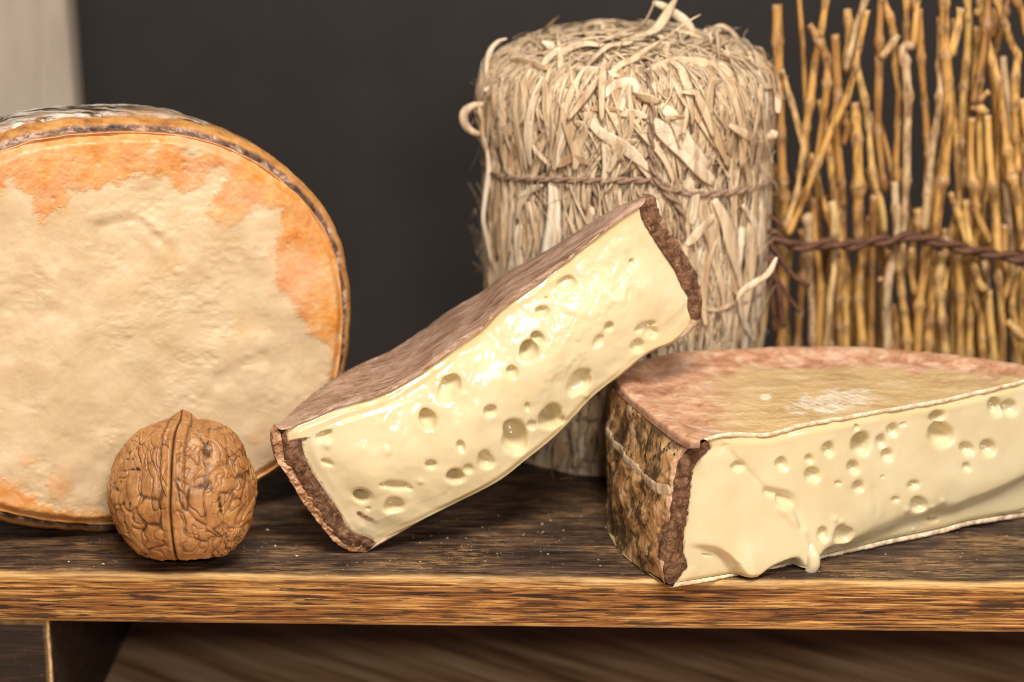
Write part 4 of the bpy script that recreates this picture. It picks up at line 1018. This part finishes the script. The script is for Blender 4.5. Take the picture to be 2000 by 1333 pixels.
def twine(path, r, name='twine'):
    n = len(path); t = np.arange(n)
    for ph in (0, math.pi):
        p = np.asarray(path, float)
        tg = np.gradient(p, axis=0); tg /= np.linalg.norm(tg, axis=1, keepdims=True) + 1e-9
        rf = np.array([.1, .2, 1.0]) if abs(tg[:, 2]).mean() < .7 else np.array([1.0, .3, .1])
        a = np.cross(tg, rf); a /= np.linalg.norm(a, axis=1, keepdims=True); b = np.cross(a, tg)
        ln = np.r_[0, np.cumsum(np.linalg.norm(np.diff(p, axis=0), axis=1))]
        th = ln * (1.15 / r) * .55 + ph
        q = p + r * .55 * (np.cos(th)[:, None] * a + np.sin(th)[:, None] * b)
        yield tube(q, r * .62, 7)
def twine_part(path, r, parent, base_, mat, name):
    PP, FF, nn = [], [], 0
    for P, F in twine(path, r):
        PP.append(P); FF += [tuple(i + nn for i in f) for f in F]; nn += len(P)
    return build(name, np.vstack(PP), FF, mat, parent, base_)
th = np.linspace(-math.pi, math.pi, 260)
fr_ = surf([(985, 348), (1040, 352), (1100, 352), (1160, 353), (1220, 353), (1280, 352), (1310, 372), (1350, 380), (1400, 380), (1450, 372), (1490, 362)], .2)
fa = np.arctan2(fr_[:, 0] - BC[0], -(fr_[:, 1] - BC[1])); k_ = np.argsort(fa)
zt = np.interp(th, np.r_[-math.pi, fa[k_], math.pi], np.r_[9.2, fr_[k_, 2], 9.2])
twine_part(bpt(th, zt, .17), .10, bundle, bb, M['twine'], 'twine')
twine_part(bpt(th, 5.15 + .1 * np.sin(th), .12), .09, bundle, bb, M['twine'], 'twine')
twine_part(bpt(th, 1.95 + .1 * np.sin(th * 2), .10), .09, bundle, bb, M['twine'], 'twine')
twine_part(curve(surf([(1262, 105), (1268, 150), (1274, 210), (1272, 260), (1275, 330), (1300, 375), (1330, 410), (1335, 470)], .27), 90), .10, bundle, bb, M['twine'], 'twine')
twine_part(curve(surf([(1160, 352), (1165, 400), (1162, 460)], .16), 40), .09, bundle, bb, M['twine'], 'twine')

# ================================================================== screen of bound twigs
screen = thing('twig_screen', 'screen of golden upright twigs bound with dark twisted cord, at the right', 'twig screen', (11.5, 12.2, 0))
sb_ = (11.5, 12.2, 0)
rt = random.Random(11)
ZA = lambda l: zc(l, 1480, 0, 3.703); ZB = lambda l: zc(l, 1480, 340, 3.703); ZC = lambda l: zc(l, 1720, 0, 3.703); ZD = lambda l: zc(l, 1720, 340, 3.507)
TW = []     # (pixel points, radius px, depth y, reaches the board)
def tw(parts, r, yd=None, foot=False): TW.append((np.vstack(parts), r, rt.uniform(11.3, 12.6) if yd is None else yd, foot))
tw([ZA([(142, 35), (145, 300), (150, 600), (165, 1000), (180, 1300)]), ZB([(200, 160), (195, 330), (180, 560), (175, 800), (170, 1230)])], 11, 11.6, True)
tw([ZA([(165, 500), (200, 590), (250, 760), (320, 1020), (335, 1060)]), ZB([(280, 150), (215, 330), (190, 420)])], 7.5, 11.2)
tw([ZA([(492, 0), (465, 200), (420, 450), (375, 750), (350, 930), (335, 1100), (300, 1300)])], 9, 12.0)
tw([ZA([(370, 175), (430, 270), (505, 425), (500, 600), (470, 900), (410, 1250)]), ZB([(345, 140), (225, 440)])], 8.5, 11.4)
tw([ZA([(560, 250), (572, 480), (580, 700), (560, 900)]), ZA([(600, 1330)]), ZB([(615, 300), (620, 560), (655, 770), (640, 900), (610, 1240)])], 10, 12.0, True)
tw([ZA([(650, 70), (650, 160), (665, 260), (640, 420), (635, 530)])], 9, 12.4)
tw([ZA([(775, 0), (715, 190), (690, 300), (660, 400), (640, 520)])], 8, 11.9)
tw([ZA([(790, 70), (735, 330), (705, 480), (640, 720), (540, 920), (400, 1250)]), ZB([(300, 270), (215, 440)])], 8, 11.1)
tw([ZA([(715, 480), (770, 720), (795, 900), (815, 1100), (830, 1250)]), ZB([(860, 100), (900, 260), (920, 430)])], 8, 12.1)
tw([ZA([(890, 0), (872, 300), (885, 430), (868, 700), (870, 950), (905, 1300)]), ZB([(920, 120)])], 9, 11.9)
tw([ZA([(905, 0), (950, 120), (985, 250), (990, 480), (1015, 650), (1010, 900), (1000, 1200), (1020, 1330)])], 8, 12.3)
tw([ZA([(1015, 250), (960, 330), (890, 420)])], 8, 11.8)
tw([ZC([(190, 0), (182, 180), (178, 330)])], 8, 12.3)
tw([ZC([(262, 0), (255, 150), (235, 330)])], 9, 11.9)
tw([ZC([(250, 330), (190, 335), (140, 350), (175, 430), (200, 700), (185, 1000), (190, 1300)]), ZD([(175, 60), (160, 300), (150, 480), (140, 800), (185, 1130)])], 9, 11.7, True)
tw([ZC([(270, 60), (290, 420), (320, 750), (345, 1000), (350, 1100), (330, 1330)])], 9, 12.2)
tw([ZC([(460, 12), (462, 200), (470, 400), (495, 600), (490, 900), (455, 1300)]), ZD([(420, 60), (375, 400), (330, 520), (280, 770), (260, 900), (250, 1200)])], 11, 11.5, True)
tw([ZC([(425, 120), (440, 300), (440, 480), (430, 700), (400, 960), (350, 1300)]), ZD([(320, 130), (300, 390)])], 9, 11.9)
tw([ZC([(590, 60), (555, 210), (520, 340), (500, 420)])], 9, 11.7); tw([ZC([(530, 140), (535, 260), (530, 400)])], 7, 12.2)
tw([ZC([(630, 0), (640, 200), (625, 450), (605, 640), (585, 900), (580, 1300)]), ZD([(540, 200), (490, 420), (500, 560), (500, 840), (490, 1230)])], 9, 12.8, True)
tw([ZC([(780, 0), (770, 180), (755, 330), (700, 570), (665, 740)])], 9, 11.4); tw([ZC([(660, 740), (720, 720), (780, 660)])], 7, 11.4); tw([ZC([(650, 770), (720, 790), (780, 820)])], 8, 11.5)
tw([ZC([(770, 300), (810, 450), (850, 600), (885, 850), (910, 1050), (950, 1270)]), ZD([(900, 20), (930, 150), (960, 350), (975, 530)])], 9.5, 11.4)
tw([ZC([(845, 0), (900, 180), (965, 360), (1000, 380), (975, 540), (968, 750), (985, 1000), (1000, 1130), (985, 1250)])], 9, 11.6)
tw([ZC([(888, 410), (900, 560), (935, 760), (955, 1000), (950, 1250)]), ZD([(920, 60), (950, 250)])], 9, 12.0)
tw([ZC([(770, 830), (780, 1050), (800, 1330)]), ZD([(760, 60), (790, 300), (800, 500), (800, 700), (825, 870), (840, 1290)])], 9.5, 11.3, True)
tw([ZC([(655, 850), (655, 1100), (660, 1330)]), ZD([(635, 60), (640, 220), (700, 370), (755, 480)])], 9, 11.4)
tw([ZC([(820, 60), (825, 160), (800, 260)])], 8, 12.6); tw([ZC([(700, 190), (690, 400), (670, 700)])], 8, 12.8); tw([ZC([(720, 0), (735, 120), (690, 80)])], 9, 12.6)
tw([ZC([(920, 0), (880, 110), (830, 330), (820, 420)])], 10, 12.9); tw([ZC([(985, 0), (1037, 120), (1060, 260)])], 10, 11.7); tw([ZC([(1025, 770), (1030, 880), (1060, 1000)])], 9, 11.8)
tw([ZC([(590, 1000), (600, 1180), (610, 1330)]), ZD([(560, 40), (545, 180), (520, 330)])], 8, 12.6)
tw([ZD([(470, 125), (500, 200), (550, 310), (590, 480)])], 8, 11.2); tw([ZD([(590, 180), (595, 300), (610, 480), (620, 560), (640, 650), (690, 790), (740, 800)])], 8, 11.1)
tw([ZD([(740, 790), (740, 900), (770, 1260)])], 9, 11.6, True); tw([ZD([(710, 600), (730, 700), (735, 800)])], 8, 11.8)
tw([ZD([(850, 340), (850, 480), (850, 600), (880, 680), (860, 800), (830, 870)])], 8, 11.5); tw([ZD([(855, 60), (875, 260), (890, 520), (890, 700)])], 9, 12.4)
tw([ZD([(955, 640), (920, 800), (900, 910), (925, 1040)])], 8, 11.5); tw([ZD([(870, 1015), (930, 1070), (990, 1130)])], 9, 11.2); tw([ZD([(900, 1080), (930, 1180), (960, 1300)])], 9, 11.9, True)
tw([ZD([(430, 540), (395, 690), (410, 830), (425, 1000), (440, 1240)])], 11, 11.5, True); tw([ZD([(460, 640), (430, 800)])], 7, 11.6)
tw([ZD([(440, 380), (450, 480), (440, 560)])], 9, 11.6); tw([ZD([(520, 560), (545, 750), (555, 920), (550, 1080), (545, 1240)])], 9.5, 11.4, True)
tw([ZD([(600, 560), (625, 700), (645, 860), (690, 980), (695, 1130), (700, 1260)])], 9, 11.7, True); tw([ZD([(620, 800), (620, 1000), (615, 1240)])], 9, 12.2, True)
tw([ZD([(350, 520), (345, 700), (345, 890), (330, 1000), (320, 1210)])], 10, 11.7, True); tw([ZD([(215, 500), (205, 640), (225, 790), (270, 860)])], 8, 11.9)
tw([ZD([(95, 55), (105, 250), (105, 470), (70, 640), (45, 740), (45, 1000), (55, 1200)])], 10, 11.3, True); tw([ZD([(255, 240), (270, 330), (265, 420)])], 11, 12.0)
tw([ZD([(90, 900), (110, 1020), (120, 1180)])], 9, 11.9, True); tw([ZD([(980, 640), (965, 860), (975, 1250)])], 9, 12.2, True)
tw([ZB([(310, 390), (335, 520), (325, 760), (300, 1000), (290, 1230)])], 9, 11.6, True); tw([ZB([(350, 290), (370, 420), (365, 600), (390, 850), (400, 1220)])], 9.5, 11.4, True)
tw([ZB([(400, 170), (400, 330), (410, 470), (440, 650), (455, 850), (440, 1230)])], 9, 11.8, True); tw([ZB([(455, 180), (500, 300), (530, 380)])], 7, 12.0)
tw([ZB([(535, 200), (560, 300), (555, 450), (560, 600), (540, 760), (520, 900), (510, 1240)])], 9.5, 11.2, True); tw([ZB([(590, 560), (590, 760), (585, 900), (600, 1240)])], 8, 11.8, True)
tw([ZA([(700, 740), (715, 1000), (725, 1330)]), ZB([(730, 250), (730, 440), (770, 600), (735, 760), (735, 900), (755, 1220)])], 11, 11.7, True)
tw([ZB([(840, 150), (835, 440), (832, 700), (825, 1000), (818, 1240)])], 9, 11.8, True); tw([ZB([(800, 300), (790, 420), (800, 560), (720, 620)])], 6, 12.2)
tw([ZB([(1030, 520), (1010, 640), (1035, 850), (1060, 1000), (1085, 1200)])], 9, 11.6, True); tw([ZB([(960, 560), (940, 770), (938, 1000), (945, 1260)])], 10, 11.5, True); tw([ZB([(880, 770), (930, 775)])], 8, 11.4)
tw([ZB([(90, 740), (60, 950), (20, 1230)])], 7, 11.5, True); tw([ZA([(800, 820), (830, 900), (830, 1000)])], 8, 12.3); tw([ZA([(640, 800), (620, 880), (660, 900), (620, 1050)])], 8, 11.7)
tw([ZB([(620, 20), (520, 160), (480, 200)])], 5, 12.6)
for k in range(15):      # crossing twigs between the front ones
    u = rt.uniform(1540, 2120); t0 = rt.uniform(-40, 420); ln = rt.choice([-1, 1]) * rt.uniform(20, 85)
    tw([np.array([(u + ln, t0), (u + ln * .55 + rt.uniform(-8, 8), t0 + 110), (u + ln * .3 + rt.uniform(-10, 10), (t0 + 560) / 2 + 40), (u, 560), (u - ln * .1, 690)])], rt.uniform(5.5, 9), rt.uniform(11.9, 13.0), True)
for k in range(34):      # twigs behind, in the shade of the others
    u = rt.uniform(1530, 2150); t0 = rt.uniform(20, 560) if u > 1840 else rt.uniform(300, 620)
    tw([np.array([(u + rt.uniform(-30, 30), t0), (u + rt.uniform(-15, 15), (t0 + 690) / 2), (u + rt.uniform(-8, 8), 690)])], rt.uniform(7, 10), rt.uniform(12.8, 14.5), True)
for k in range(14):      # on beyond the right edge of the frame
    u = rt.uniform(2010, 2160)
    tw([np.array([(u + rt.uniform(-40, 40), rt.uniform(-60, 300)), (u + rt.uniform(-15, 15), 420), (u, 690)])], rt.uniform(8, 11), None, True)
for pts, r, yd, foot in TW:
    p = at_y(pts, yd); 
    if pts[0][1] < 6: p = np.vstack([p[0] + (p[0] - p[1]) / np.linalg.norm(p[0] - p[1]) * rt.uniform(1.2, 3.0), p])
    p[:, 1] += np.array([rt.uniform(-.12, .12) for _ in p])
    if foot:
        e = p[-1] + (p[-1] - p[-2]) * .2; p = np.vstack([p, [e[0], e[1], e[2] * .5], [e[0] + rt.uniform(-.15, .15), e[1], .02]])
    joints = p[1:-1]
    L = np.linalg.norm(np.diff(p, axis=0), axis=1).sum(); n = max(8, int(L / .16))
    pc = .72 * curve(p, n, False) + .28 * curve(p, n)
    pc[1:-1] = .5 * pc[1:-1] + .25 * (pc[:-2] + pc[2:])
    w = r / 67.0
    t = np.linspace(0, 1, n); rad = w * (.90 + .10 * np.sin(t * 9 + rt.uniform(0, 6))); nd = np.zeros(n)
    js = [j for j in joints if rt.random() < .65] + [pc[rt.randrange(n)] for _ in range(int(L / 6) + (rt.random() < .4))]
    for j in js:
        dd = np.linalg.norm(pc - j, axis=1); g = np.exp(-(dd / .15) ** 2); rad = rad * (1 + rt.uniform(.15, .6) * g); nd = np.maximum(nd, g * rt.uniform(.3, .9))
    nd = np.maximum(nd, np.exp(-(np.minimum(t, 1 - t) * L / .15) ** 2) * .6)
    rad = rad * (1 + .05 * np.array([rt.uniform(-1, 1) for _ in range(n)]))
    P, F = tube(pc, rad, 9)
    build('twig', P, F, M['twig'], screen, sb_, {'node': np.repeat(nd, 9)})
cp = [(1488, 452), (1515, 462), (1545, 478), (1580, 482), (1620, 476), (1660, 480), (1700, 472), (1740, 470), (1775, 462), (1810, 468), (1850, 478), (1900, 490), (1950, 498), (2000, 506), (2080, 516), (2160, 520)]
twine_part(curve(at_y(np.array(cp, float), 10.75), 260), .17, screen, sb_, M['cord'], 'cord')
for pts in ([(1490, 455), (1484, 475), (1490, 500), (1505, 510)], [(1500, 470), (1520, 500), (1545, 535), (1580, 560)], [(1498, 480), (1510, 530), (1540, 580), (1562, 610)], [(1500, 420), (1515, 430), (1530, 445)], [(1502, 500), (1520, 560), (1530, 640)], [(1505, 490), (1508, 560), (1515, 650)]):
    P, F = tube(curve(at_y(np.array(pts, float), 10.7 + rt.uniform(-.2, .2)), 24), rt.uniform(.06, .10), 7)
    build('cord_end', P, F, M['cord'], screen, sb_)

# ================================================================== crumbs on the board
rc = random.Random(3); PP, FF, nn = [], [], 0
for k in range(150):
    if k < 95: u, w_ = rc.uniform(-20, 2020), rc.uniform(985, 1118)
    else: u, w_ = rc.gauss(950, 120), rc.uniform(1000, 1115)
    c = at_z(np.array([u, w_]), 0.0); r = rc.uniform(.008, .024) * (2.0 if rc.random() < .10 else 1)
    me_ = np.array([(1, 0, 0), (-1, 0, 0), (0, 1, 0), (0, -1, 0), (0, 0, 1), (0, 0, -.6)], float) * np.array([rc.uniform(.7, 1.6), rc.uniform(.7, 1.3), .7]) * r
    me_ = me_ + np.array([[rc.uniform(-.3, .3) * r for _ in range(3)] for _ in range(6)])
    PP.append(me_ + c + np.array([0, 0, r * .4])); FF += [tuple(i + nn for i in f) for f in ((0, 2, 4), (2, 1, 4), (1, 3, 4), (3, 0, 4), (2, 0, 5), (1, 2, 5), (3, 1, 5), (0, 3, 5))]; nn += 6
tag(build('crumbs', np.vstack(PP), FF, M['crumb'], None, None, None, False), 'tiny pale crumbs scattered over the dark board', 'crumbs', 'stuff')
